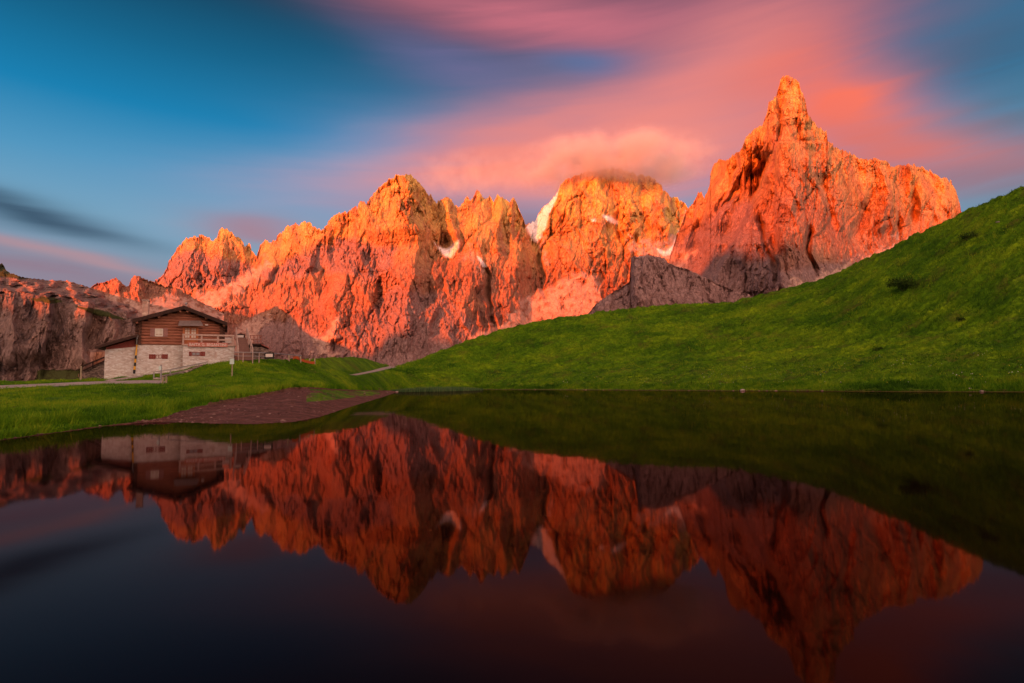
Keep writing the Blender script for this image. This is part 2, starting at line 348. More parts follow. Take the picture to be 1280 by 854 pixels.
RIBS_A = [
    ([(508, 214), (511, 245), (515, 275), (520, 298)], 110, 110, 24),
    ([(456, 250), (450, 290), (436, 330), (424, 380), (420, 430)], 90, 55, 34),
    ([(385, 276), (388, 310), (372, 350), (352, 400)], 90, 60, 30),
    ([(328, 302), (330, 335), (318, 370)], 60, 26, 16),
    ([(280, 285), (276, 310), (270, 345)], 90, 34, 20), ([(296, 292), (304, 320), (306, 345)], 50, 14, 10), ([(245, 292), (240, 320), (230, 350)], 80, 40, 16),
    ([(560, 250), (566, 285), (572, 305)], 50, 18, 8), ([(596, 238), (598, 270), (600, 310)], 50, 22, 18), ([(622, 246), (624, 280), (622, 330)], 60, 14, 10), ([(641, 246), (640, 280), (646, 320), (650, 350)], 50, 22, 30),
    ([(600, 330), (580, 370), (590, 410), (600, 450)], 80, 80, 50), ([(520, 340), (505, 380), (495, 440)], 80, 50, 40),
    ([(607, 335), (609, 375), (616, 400), (623, 425)], -75, 6, 5), ([(676, 320), (679, 345), (684, 370)], -55, 7, 5), ([(470, 330), (476, 370), (470, 400)], -45, 9, 6),
    ([(556, 300), (559, 325), (560, 340)], -70, 22, 14), ([(664, 280), (672, 302), (680, 325)], -45, 14, 20),
    ([(700, 238), (706, 270), (714, 300), (722, 345)], 60, 30, 50), ([(745, 222), (748, 260), (752, 300)], 60, 18, 14), ([(785, 225), (790, 260), (796, 300)], 70, 24, 14), ([(828, 240), (826, 270), (832, 305)], 80, 26, 20),
    ([(770, 270), (772, 290), (776, 310)], -60, 14, 10), ([(430, 300), (415, 340), (400, 370)], -50, 12, 8), ([(350, 300), (352, 330), (340, 352)], -40, 8, 6),
]
SCREE_A = [[(596, 418), (640, 392), (668, 368), (700, 350), (724, 338), (742, 344), (752, 360), (752, 400), (640, 440), (570, 446)], [(186, 400), (206, 386), (244, 372), (290, 352), (338, 322), (346, 330), (304, 362), (270, 386), (230, 408), (190, 420)],
           [(288, 432), (300, 410), (322, 393), (336, 392), (318, 414), (322, 440), (290, 446)], [(398, 428), (410, 404), (424, 398), (426, 412), (412, 430), (430, 444), (380, 444)],
           [(786, 300), (820, 302), (850, 290), (868, 300), (850, 335), (800, 330)], [(672, 300), (680, 290), (684, 300), (682, 330), (677, 330)], [(586, 300), (592, 318), (606, 340), (600, 346), (586, 322)]]
SNOW_A = [[(657, 284), (664, 277), (676, 264), (690, 249), (697, 240), (696, 250), (688, 264), (682, 284), (674, 303), (668, 302), (662, 294)], [(541, 301), (548, 308), (558, 311), (566, 306), (574, 300), (573, 310), (566, 320), (559, 324), (551, 316)],
          [(818, 311), (832, 314), (842, 306), (852, 282), (858, 262), (861, 270), (856, 300), (846, 318), (830, 320)], [(738, 275), (744, 274), (745, 278), (739, 278)], [(752, 268), (760, 270), (774, 278), (772, 282), (758, 276)],
          [(784, 292), (792, 296), (790, 298)], [(596, 320), (602, 322), (608, 334), (603, 334)]]
SHADE_GREY_A = [[(186, 330), (240, 312), (330, 338), (420, 300), (500, 312), (470, 352), (400, 340), (330, 352), (230, 362), (186, 360)], [(330, 395), (430, 420), (490, 356), (560, 372), (620, 430), (600, 480), (300, 480), (300, 440)]]  # faces lying in shadow, greyed in the rock colour
massif, GA = mountain('mountain_massif', 186, 892, SKY_A, 480, DB_A, DR_A, M_ROCK, RIBS_A, SCREE_A, SNOW_A, SHADE_GREY_A, amp=1.0, seed=3, step=.9, rows=380, jag=2.2, power=.58, flat=[SCREE_A[1], SCREE_A[2]])

SKY_C = [(828, 360), (834, 335), (840, 312), (848, 288), (856, 268), (862, 258), (866, 254), (870, 248), (873, 239), (877, 240), (880, 246), (884, 240), (887, 232), (888, 215), (893, 204), (900, 197), (908, 200), (913, 196), (920, 190), (927, 185), (931, 174), (943, 160), (953, 156),
         (958, 143), (961, 127), (966, 123), (970, 121), (973, 110), (976, 99), (980, 95), (986, 93.5), (992, 95), (999, 102), (1002, 114), (1007, 125), (1010, 142), (1018, 151), (1023, 160), (1033, 162), (1035, 176), (1045, 183),
         (1060, 189), (1072, 196), (1080, 199), (1090, 196), (1103, 198), (1109, 201), (1116, 207), (1121, 208), (1127, 204), (1138, 204), (1148, 207), (1156, 209), (1166, 215), (1177, 220), (1189, 226), (1195, 236), (1199, 250), (1201, 264),
         (1206, 266), (1213, 267), (1224, 278), (1240, 310), (1262, 380)]
DR_C = [(828, 1900), (866, 2150), (920, 2000), (985, 1900), (1060, 2000), (1200, 2250), (1262, 2300)]
DB_C = [(828, 1650), (900, 1350), (1000, 1300), (1100, 1450), (1262, 1700)]
RIBS_C = [
    ([(985, 90), (984, 130), (978, 165), (966, 195), (952, 225), (940, 262), (925, 320), (905, 380)], 230, 105, 230),
    ([(963, 122), (966, 150), (962, 175)], 56, 10, 10), ([(1000, 100), (1001, 135), (1005, 165), (1012, 178)], 49, 12, 14), ([(976, 120), (974, 150), (972, 175)], -56, 6, 5), ([(995, 150), (1000, 165), (1003, 176)], -49, 7, 5),
    ([(931, 175), (925, 205), (915, 235), (900, 270), (888, 300)], 126, 22, 14), ([(906, 198), (902, 220), (893, 250), (880, 280)], 112, 18, 12), ([(876, 240), (872, 262), (862, 290), (855, 320)], 98, 18, 10),
    ([(946, 165), (940, 195), (930, 220)], 70, 12, 9),
    ([(955, 200), (948, 225), (942, 250)], -133, 8, 14), ([(918, 238), (908, 256), (895, 275)], -70, 10, 8),
    ([(898, 300), (890, 330), (885, 370)], 168, 40, 30), ([(958, 300), (972, 340), (985, 370)], 98, 50, 8), ([(950, 275), (958, 310), (972, 345), (984, 378)], -84, 7, 6),
    ([(1013, 290), (1012, 320), (1020, 345)], -63, 8, 6), ([(1045, 200), (1052, 240), (1050, 290)], 70, 60, 30), ([(1100, 200), (1108, 240), (1112, 290)], 98, 40, 26), ([(1138, 206), (1150, 240), (1148, 270)], 84, 22, 20),
    ([(1146, 232), (1143, 262), (1140, 280)], -84, 8, 7), ([(1122, 275), (1123, 290), (1124, 300)], -63, 5, 5), ([(1178, 222), (1180, 245), (1184, 270)], 84, 24, 18),
    ([(1092, 240), (1080, 270), (1070, 300)], -56, 12, 10), ([(1030, 225), (1035, 260), (1040, 290)], -49, 10, 8),
]
SCREE_C = [[(955, 372), (1000, 352), (1060, 330), (1120, 300), (1180, 282), (1210, 270), (1210, 300), (1100, 350), (960, 400)], [(828, 340), (846, 318), (856, 305), (868, 312), (858, 340), (830, 360)]]
SHADE_GREY_C = [[(828, 320), (862, 290), (895, 262), (935, 245), (950, 290), (975, 340), (1040, 330), (1100, 310), (1100, 380), (828, 420)]]  # shadow on the foot of the spire, put into the colour
def mod_c(px, py, D):
    # the front face stands before the golden ridge; the summit tower rises in steps behind a ledge
    w = px + 2.5 * pn(px / 9, py / 9, 61); bl = np.interp(py, [160, 176, 205, 240, 265, 300, 340, 400], [976, 972, 962, 947, 938, 918, 896, 870])
    D = D + 125 * smooth(-3, 5, bl - w) * smooth(172, 225, py) * (1 - smooth(300, 360, py)) * smooth(0, 40, px - 850 + 20)
    D = D - 75 * smooth(175, 180, py + 2 * pn(px / 7, px * 0, 62)) * smooth(966, 976, px) * (1 - .6 * smooth(1020, 1080, px))
    D = D - 40 * smooth(118, 123, py + 2 * pn(px / 5, px * 0, 63)) - 35 * smooth(143, 148, py + .25 * (px - 990)) * (px > 940)
    return D
cimon, GC = mountain('mountain_spire', 828, 1262, SKY_C, 430, DB_C, DR_C, M_ROCK, RIBS_C, SCREE_C, (), SHADE_GREY_C, amp=.8, seed=8, step=.75, rows=420, jag=2.2, power=.68, mod=mod_c)

SKY_D = [(728, 400), (742, 383), (752, 374), (764, 366), (778, 358), (787, 352), (788.5, 324), (792, 320), (806, 319), (822, 320), (830, 322), (838, 330), (850, 334), (862, 337), (880, 346), (902, 357), (930, 366), (952, 374), (970, 388), (980, 400)]
outcrop, GD = mountain('mountain_outcrop', 728, 980, SKY_D, 430, [(728, 1120), (980, 1060)], [(728, 1230), (790, 1250), (900, 1270), (980, 1180)], M_ROCK,
    [([(790, 320), (791, 350), (793, 385)], 40, 6, 60), ([(840, 330), (846, 355), (850, 385)], 20, 20, 16)], [], (), [[(700, 300), (1000, 300), (1000, 440), (700, 440)]], amp=.8, seed=15, step=.75, rows=160, jag=1.0)
SKY_E = [(104, 366), (118, 356), (130, 352), (144, 347), (150, 351), (156, 357), (161, 357), (164, 349), (168, 344), (176, 345), (182, 350), (190, 351), (200, 355), (215, 358), (226, 362), (250, 376), (280, 392)]
teeth, GE = mountain('mountain_teeth', 104, 280, SKY_E, 440, [(104, 1400), (280, 1500)], [(104, 2050), (280, 2100)], M_ROCK,
    [([(146, 348), (150, 375)], 50, 16, 10), ([(170, 344), (176, 380)], 60, 18, 12)], [[(104, 372), (140, 370), (175, 380), (215, 372), (280, 385), (280, 440), (104, 440)]], (), (), amp=.9, seed=21, step=.8, rows=150, jag=1.2, flat=[[(104, 368), (140, 366), (175, 376), (215, 368), (280, 380), (280, 440), (104, 440)]])
SKY_F = [(-320, 300), (-200, 318), (-60, 330), (-4, 331), (3, 329), (8, 338), (15, 342), (25, 346), (40, 348), (60, 350), (85, 351), (105, 357), (120, 363), (132, 368), (150, 375), (165, 380), (185, 392), (205, 401), (225, 410), (250, 425), (280, 440)]
def mod_f(px, py, D):
    lip = curve([(-320, 372), (0, 366), (40, 366), (60, 372), (110, 378), (150, 392), (180, 402), (230, 420), (280, 440)], px) + 5 * pn(px / 14, py / 8, 5)
    k = np.clip((lip - py) / 22, 0, 2.2)
    return D + np.where(py < lip, 560 * k ** 1.1 + 26 * ridged(px / 20, py / 5, 4, .6, 67), 0)
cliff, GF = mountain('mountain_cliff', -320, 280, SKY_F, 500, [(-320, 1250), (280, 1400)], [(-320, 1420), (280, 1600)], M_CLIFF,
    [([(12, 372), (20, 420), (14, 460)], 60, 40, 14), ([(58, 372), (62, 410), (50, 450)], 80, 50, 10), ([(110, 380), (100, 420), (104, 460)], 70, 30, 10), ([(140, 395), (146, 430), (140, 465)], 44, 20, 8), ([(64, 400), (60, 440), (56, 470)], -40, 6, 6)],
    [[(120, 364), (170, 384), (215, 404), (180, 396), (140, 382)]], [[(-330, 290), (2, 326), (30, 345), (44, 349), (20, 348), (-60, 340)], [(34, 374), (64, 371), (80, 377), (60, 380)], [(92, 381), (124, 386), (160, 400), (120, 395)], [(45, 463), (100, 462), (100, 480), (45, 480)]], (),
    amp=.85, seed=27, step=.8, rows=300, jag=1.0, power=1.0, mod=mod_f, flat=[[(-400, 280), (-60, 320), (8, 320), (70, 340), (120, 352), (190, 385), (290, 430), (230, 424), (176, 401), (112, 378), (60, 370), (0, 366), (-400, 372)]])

# ------------------------------------------------------------------ western ridge behind the photographer (unseen; crest shaped so its shadow covers the meadow and lower rock)
def build_ridge():
    s2 = Vector((SDIR.x, SDIR.y)).normalized(); lat = Vector((-s2.y, s2.x)); te = math.tan(SUN_EL); DIST = 2600
    # where the photograph shows the evening shadow ending on each mountain: (px, py, distance)
    marks = [(-200, 386, 1400), (20, 385, 1450), (110, 391, 1450), (150, 398, 1450), (200, 402, 1900), (300, 404, 2100), (400, 410, 1950), (470, 402, 1900), (540, 412, 1850), (620, 432, 1900), (700, 415, 2050), (775, 330, 1250),
             (865, 322, 1900), (900, 318, 1700), (945, 328, 1650), (985, 345, 1500), (1040, 325, 1550), (1100, 322, 1600), (1190, 282, 1900)]
    pts = []
    for px, py, D in marks:
        p = P(px, py, D); q = Vector((p.x, p.y)); d = DIST - q.dot(s2)
        pts.append((q.dot(lat), p.z + d * te))
    return pts, s2, lat, DIST
pts_r, s2, lat, DIST = build_ridge()
print('RIDGE', sorted([(round(a), round(b)) for a, b in pts_r]))
pts_r.sort()
l = np.linspace(-5000, 5000, 900)
ph = np.array(pts_r)
hh = np.interp(l, ph[:, 0], ph[:, 1])
kk = np.exp(-np.linspace(-2, 2, 15) ** 2); hh = np.convolve(np.pad(hh, 7, 'edge'), kk / kk.sum(), 'valid')
hh = hh + 14 * ridged(l / 160, l * 0, 4, .5, 77)
rowsR = []
for off, f in ((-1500, 0), (-900, .25), (-420, .62), (-120, .9), (0, 1), (120, .88), (500, .5), (1300, -.05)):
    z = hh * f + (0 if f in (0, 1, -.05) else 1) * 25 * fbm(l / 200, l * 0 + off / 200, 4, .5, 79) - (100 if f <= 0 else 0)
    c = [(s2 * (DIST + off)) + lat * float(x) for x in l]
    rowsR.append([(p.x, p.y, zz) for p, zz in zip(c, z)])
M_FAR = simple('far_meadow', (.06, .09, .02), 1, (.10, .09, .07), .01)
structure(grid_mesh('shadow_hills', np.array(rowsR), M_FAR))

# ------------------------------------------------------------------ meadow: one lofted sheet from the pond bed over the shore to the crest and down behind
def ground_loft():
    px = np.concatenate([np.linspace(-900, -60, 160)[:-1], np.linspace(-60, 1340, 1240), np.linspace(1340, 2300, 120)[1:]])
    A = lambda py: ray(px, py)
    def from_z(py, z):
        a, e = A(py); return (z - CAMH) / e, z + 0 * px
    def from_D(py, D):
        a, e = A(py); D = np.maximum(D, 5); return D + 0 * px, CAMH + e * D
    wob = 1.0 * fbm(px / 40, px * 0, 4, .6, 5) * np.clip((620 - px) / 300, 0.3, 1)
    sh = curve([(-900, 600), (-400, 572), (-200, 562), (0, 551), (60, 543), (130, 533), (200, 527), (260, 529), (320, 530), (370, 527), (400, 521), (430, 511), (460, 502), (480, 496), (492, 491.5), (500, 489.6), (540, 488.2), (600, 487.3), (700, 487.6), (900, 488.6), (1280, 490.3), (1500, 492), (2300, 500)], px) + wob
    k1 = from_z(sh, 0.0)
    mu = curve([(-900, 598), (-200, 561), (0, 550), (60, 541.2), (130, 530.8), (195, 523.5), (225, 514), (260, 507), (300, 500), (340, 492), (368, 486), (400, 486.5), (430, 488), (460, 489), (490, 488.6), (520, 487.6), (600, 486.3), (700, 486.4), (900, 487.4), (1280, 489), (2300, 498)], px) + wob
    zm = curve([(-900, .05), (0, .04), (130, .06), (200, .16), (230, .26), (260, .42), (300, .62), (340, .9), (368, 1.18), (400, 1.1), (430, .8), (460, .5), (490, .2), (520, .12), (600, .1), (1280, .1), (2300, .1)], px)
    k2 = from_z(mu, zm)
    k2 = (np.maximum(k2[0], k1[0] + .4), k2[1])
    lift = curve([(-900, .16), (100, .16), (350, .14), (460, .1), (600, .06), (1300, .12)], px)
    k2b = (k2[0] + curve([(0, .9), (200, .7), (350, .35), (500, .3)], px), k2[1] + lift)
    k3 = from_D(curve([(-900, 486), (-200, 490), (0, 486.5), (100, 482), (200, 479), (290, 468), (340, 465), (400, 462), (435, 464), (490, 468), (520, 467), (620, 455), (760, 445), (900, 440), (1040, 430), (1160, 415), (1280, 395), (1400, 370), (1600, 330), (2300, 250)], px),
                curve([(-900, 30), (0, 38), (100, 41), (200, 43), (290, 45), (340, 50), (370, 55), (400, 64), (435, 78), (490, 106), (520, 119), (620, 130), (760, 120), (900, 108), (1040, 97), (1160, 85), (1280, 75), (1600, 65), (2300, 60)], px))
    cr = from_D(curve([(-900, 455), (-200, 474), (0, 477.5), (100, 474.5), (125, 473.5), (160, 470), (200, 467), (240, 459), (290, 450), (330, 448.5), (370, 448.5), (390, 449), (400, 447.5), (420, 446), (440, 445.5), (460, 448.5), (480, 455), (492, 458.5), (505, 455), (520, 450), (570, 430), (620, 413), (680, 399), (720, 393), (760, 388), (800, 383), (840, 380), (870, 378), (900, 378), (930, 374), (960, 367), (1000, 356), (1040, 345), (1100, 318), (1130, 304), (1160, 290), (1210, 268), (1245, 252), (1280, 238), (1400, 190), (1600, 120), (2300, 30)], px),
                curve([(-900, 50), (-200, 52), (0, 54), (130, 51.5), (165, 51), (200, 52), (240, 52.5), (290, 52.8), (330, 54.5), (370, 60), (400, 72), (435, 93), (470, 112), (492, 126), (520, 136), (620, 150), (800, 152), (900, 146), (1040, 131), (1160, 117), (1280, 105), (1600, 90), (2300, 80)], px))
    k3 = (np.maximum(k3[0], k2b[0] + 6), k3[1])
    bed0 = (np.maximum(k1[0] * .25, 1.2), 0 * px - 1.6); bed1 = (k1[0] * .75, 0 * px - .8)
    b1 = (cr[0] * 1.07, cr[1] - .9); b2 = (cr[0] * 1.25, cr[1] - 6); b3 = (cr[0] * 1.8, np.minimum(cr[1] - 22, -8)); b4 = (cr[0] * 3.2, 0 * px - 55)
    st = [bed0, bed1, k1, k2, k2b, k3, cr, b1, b2, b3, b4]; cnt = [10, 16, 34, 6, 210, 190, 8, 16, 12, 10]
    D = []; Z = []; S = []
    for i in range(len(st) - 1):
        t = np.linspace(0, 1, cnt[i], endpoint=(i == len(st) - 2))[:, None]
        D.append(st[i][0] + (st[i + 1][0] - st[i][0]) * t); Z.append(st[i][1] + (st[i + 1][1] - st[i][1]) * t); S.append(i + t + 0 * px)
    D = np.concatenate(D); Z = np.concatenate(Z); S = np.concatenate(S)
    # round the mid-slope fold
    Zs = Z.copy()
    for _ in range(14): Zs[1:-1] = (Zs[:-2] + Zs[1:-1] * 2 + Zs[2:]) / 4
    for _ in range(2): Zs2 = blur(Zs, 6)
    w = smooth(4.15, 4.6, S) * (1 - smooth(8, 9, S)); Z = Z * (1 - w) + Zs * w
    a, _e = ray(px, 480)
    X = a[None] * D
    on = smooth(4.0, 4.12, S); mud = 1 - smooth(3.0, 3.1, S)
    hill = smooth(480, 620, px)[None] * on
    tus = ridged(X / 2.6, D / 3.6, 4, .55, 101)
    big = fbm(X / 14, D / 14, 4, .5, 103)
    Z = Z + on * (.15 * tus + .09 * fbm(X / .7, D / .8, 3, .6, 105)) * (.6 + 1.3 * hill) + hill * .75 * big * smooth(4.1, 4.6, S) * (1 - .75 * smooth(5.6, 6, S)) + on * (1 - hill) * .10 * big
    Z = Z + hill * .34 * ridged(X / 9 + D / 30, D / 2.2, 3, .5, 109) * smooth(4.2, 4.8, S)
    Z = Z + (S > 2) * mud * .015 * fbm(X / .6, D / .9, 4, .6, 107)
    # broken turf edge
    e1 = smooth(2.55, 3, S) * (1 - smooth(3.9, 4.1, S)); Z = Z + e1 * .12 * np.clip(fbm(X / 1.1, D / 1.4, 4, .6, 111), -.3, 1)
    mk = np.clip(mud + (S > 3) * (S < 4) * .9 + .8 * (fbm(X / 1.5, D / 2, 4, .6, 113) > .28) * smooth(4.35, 4.0, S), 0, 1)
    mk = mk * np.where(px[None] > 540, .0, 1) * np.where((px[None] < 260) & (S > 2.28 + .8 * smooth(130, 255, px)[None] + .35 * fbm(X / 1.2, D, 3, .5, 123)), 0, 1)
    mk = np.where((px[None] > 384) & (px[None] < 475) & (S > 2.42) & (S < 3) & (fbm(X / 3, D / 3, 3, .5, 115) > -.12), 0, mk)
    dry = smooth(.05, .5, fbm(X / 7, D / 5, 4, .6, 117)) * on
    dry = np.maximum(dry, smooth(.12, .3, fbm(X / 2.0, D / 1.2, 4, .6, 119) - .3 * (S - 4.0)) * on * hill)
    dry = np.where((px[None] > 540) & (S > 2) & (S < 4), 1.6, dry)
    V = np.stack([X, D, Z], -1)
    return px, S, V, np.stack([mk, dry, hill], -1)

def grass_mat():
    m, nt, b = mat('grass'); N = nt.nodes; L = nt.links
    b.inputs['Roughness'].default_value = .9; b.inputs['Specular IOR Level'].default_value = .12
    tc = N.new('ShaderNodeTexCoord'); at = N.new('ShaderNodeAttribute'); at.attribute_name = 'mask'; sp = N.new('ShaderNodeSeparateColor'); L.new(at.outputs['Color'], sp.inputs[0])
    def noise(sc, det, rough=.6):
        mp = N.new('ShaderNodeMapping'); mp.inputs['Scale'].default_value = sc; L.new(tc.outputs['Object'], mp.inputs[0])
        n = N.new('ShaderNodeTexNoise'); n.inputs['Scale'].default_value = 1; n.inputs['Detail'].default_value = det; n.inputs['Roughness'].default_value = rough
        L.new(mp.outputs[0], n.inputs[0]); return n.outputs[0]
    def ramp(src, stops):
        r = N.new('ShaderNodeValToRGB')
        while len(r.color_ramp.elements) < len(stops): r.color_ramp.elements.new(.5)
        for e, (p, c) in zip(r.color_ramp.elements, stops): e.position = p; e.color = (*c, 1)
        L.new(src, r.inputs[0]); return r.outputs[0]
    def mix(f, a, c, mode='MIX'):
        n = N.new('ShaderNodeMix'); n.data_type = 'RGBA'; n.blend_type = mode
        if isinstance(f, float): n.inputs[0].default_value = f
        else: L.new(f, n.inputs[0])
        for s, v in ((6, a), (7, c)):
            if isinstance(v, tuple): n.inputs[s].default_value = (*v, 1)
            else: L.new(v, n.inputs[s])
        return n.outputs[2]
    n1 = noise((.12, .16, .1), 5); n2 = noise((1.1, 1.6, 1.1), 5, .7); n3 = noise((5, 8, 5), 3, .7)
    c = ramp(n1, [(.34, G_DARK), (.48, G_MID), (.72, G_LITE)])
    c = mix(.8, c, ramp(n2, [(.30, (.35, .38, .3)), (.5, (.85, .85, .8)), (.68, (1.6, 1.5, 1.2))]), 'MULTIPLY')
    c = mix(.7, c, ramp(n3, [(.3, (.55, .6, .5)), (.7, (1.35, 1.3, 1.2))]), 'MULTIPLY')
    dm = N.new('ShaderNodeMath'); dm.operation = 'MULTIPLY'; dm.inputs[1].default_value = .45; L.new(sp.outputs[1], dm.inputs[0])
    c = mix(dm.outputs[0], c, (.10, .058, .018))
    mud = mix(.6, ramp(n2, [(.3, (.07, .030, .023)), (.5, (.145, .060, .045)), (.72, (.24, .11, .09))]), ramp(n3, [(.35, (.5, .5, .5)), (.7, (1.5, 1.5, 1.5))]), 'MULTIPLY')
    c = mix(sp.outputs[0], c, mud)
    L.new(c, b.inputs['Base Color'])
    bp = N.new('ShaderNodeBump'); bp.inputs['Strength'].default_value = .5; bp.inputs['Distance'].default_value = .08; L.new(n3, bp.inputs['Height']); L.new(bp.outputs[0], b.inputs['Normal'])
    return m
G_DARK, G_MID, G_LITE = (.036, .11, .003), (.09, .20, .004), (.21, .33, .007)
M_GRASS = grass_mat()
gpx, gS, gV, gA = ground_loft()
ground = structure(grid_mesh('ground', gV, M_GRASS, gA, True))
_idx = np.arange(gV.shape[0] * gV.shape[1]).reshape(gV.shape[:2])
_q = np.stack([_idx[:-1, :-1], _idx[:-1, 1:], _idx[1:, 1:], _idx[1:, :-1]], -1).reshape(-1, 4)
BV = BVHTree.FromPolygons([tuple(v) for v in gV.reshape(-1, 3).tolist()], _q.tolist())
def gz(x, y):
    h = BV.ray_cast(Vector((x, y, 200)), Vector((0, 0, -1))); return h[0].z if h[0] is not None else 0
def gpt(px, py):
    """where the line of sight through a place of the photo meets the ground"""
    a, e = ray(px, py); d = Vector((float(a), 1, float(e))).normalized()
    h = BV.ray_cast(Vector((0, 0, CAMH)), d); return h[0]
# ground behind and under the photographer, and the valley floor out to the horizon
def sheet(name, xs, ys, f, m):
    X, Y = np.meshgrid(xs, ys); return structure(grid_mesh(name, np.stack([X, Y, f(X, Y)], -1), m, np.stack([X * 0, X * 0, X * 0], -1), True))
sheet('near_bank', np.linspace(-80, 200, 300), np.linspace(-60, 1.1, 60), lambda X, Y: np.where(Y > -.6, -1.65 * smooth(-.6, 1.1, Y), .35 * smooth(-.6, -2, Y) - .03 * (Y + 2) * (Y < -2)) + .1 * fbm(X / 3, Y / 3, 3, .5, 131) * (Y < -.5), M_GRASS)
sheet('valley_floor', np.linspace(-9000, 9000, 120), np.linspace(-7000, 12000, 120), lambda X, Y: -62 + 6 * fbm(X / 900, Y / 900, 3, .5, 141), M_FAR)

# water
def water_mat():
    m, nt, b = mat('pond_water'); N = nt.nodes; L = nt.links; N.remove(b); out = [n for n in N if n.type == 'OUTPUT_MATERIAL'][0]
    tc = N.new('ShaderNodeTexCoord'); nz = N.new('ShaderNodeTexNoise'); mp = N.new('ShaderNodeMapping'); mp.inputs['Scale'].default_value = (.35, .5, 1)
    nz.inputs['Scale'].default_value = 1; nz.inputs['Detail'].default_value = 2
    L.new(tc.outputs['Object'], mp.inputs[0]); L.new(mp.outputs[0], nz.inputs[0])
    bp = N.new('ShaderNodeBump'); bp.inputs['Strength'].default_value = .2; bp.inputs['Distance'].default_value = .010; L.new(nz.outputs[0], bp.inputs['Height'])
    fr = N.new('ShaderNodeFresnel'); fr.inputs['IOR'].default_value = 1.122
    gl = N.new('ShaderNodeBsdfGlossy'); gl.inputs['Color'].default_value = (.64, .47, .49, 1); gl.inputs['Roughness'].default_value = .036
    df = N.new('ShaderNodeBsdfDiffuse'); df.inputs['Color'].default_value = (.006, .002, .0015, 1)      # peaty pond bottom
    for n in (fr, gl): L.new(bp.outputs[0], n.inputs['Normal'])
    mx = N.new('ShaderNodeMixShader'); L.new(fr.outputs[0], mx.inputs[0]); L.new(df.outputs[0], mx.inputs[1]); L.new(gl.outputs[0], mx.inputs[2]); L.new(mx.outputs[0], out.inputs['Surface'])
    return m
M_WATER = water_mat()
xs = np.linspace(-70, 190, 60); ys = np.linspace(-1.3, 135, 40); X, Y = np.meshgrid(xs, ys)
structure(grid_mesh('pond', np.stack([X, Y, X * 0], -1), M_WATER, None, True))

# paths: strips draped on the ground between two edges seen in the photo
M_PATH = simple('gravel', (.50, .40, .36), 1, (.33, .26, .24), 6, .02)
def path(name, up, lo, off=.03, cross=6):
    n = 70
    u = np.linspace(0, 1, n)
    def samp(pts):
        pts = np.array(pts, float); s = np.linspace(0, 1, len(pts)); return np.interp(u, s, pts[:, 0]), np.interp(u, s, pts[:, 1])
    ux, uy = samp(up); lx, ly = samp(lo); rows = []
    for k in range(cross + 1):
        t = k / cross; r = []
        for i in range(n):
            x = ux[i] * (1 - t) + lx[i] * t; y = uy[i] * (1 - t) + ly[i] * t
            p = gpt(x, y)
            r.append((p.x, p.y, p.z + off) if p is not None and p.y < 170 else None)
        rows.append(r)
    bm = bmesh.new(); vs_ = [[bm.verts.new(p) if p else None for p in r] for r in rows]
    for k in range(cross):
        for i in range(n - 1):
            q = [vs_[k][i], vs_[k][i + 1], vs_[k + 1][i + 1], vs_[k + 1][i]]
            if all(q) and max((q[0].co - q[2].co).length, (q[1].co - q[3].co).length) < 9: bm.faces.new(q)
    me = bpy.data.meshes.new(name); bm.to_mesh(me); bm.free()
    return structure(link(name, me, M_PATH))
path('gravel_road', [(-60, 484), (0, 482.3), (60, 480), (100, 478), (140, 476.8), (175, 475.8), (200, 475.8), (206, 477)], [(-60, 489), (0, 486.6), (60, 484), (100, 482), (140, 480.6), (175, 480), (198, 480), (206, 479)])
path('footpath', [(128, 475.8), (145, 474), (160, 471.8), (172, 469.5)], [(138, 477.2), (152, 475.5), (166, 473.4), (180, 470.8)])
path('hill_path', [(436, 469.2), (450, 466.6), (465, 463.4), (478, 459.8), (490, 457.6)], [(446, 469.6), (458, 467.4), (472, 464.6), (485, 461.6), (496, 459.6)], .04)

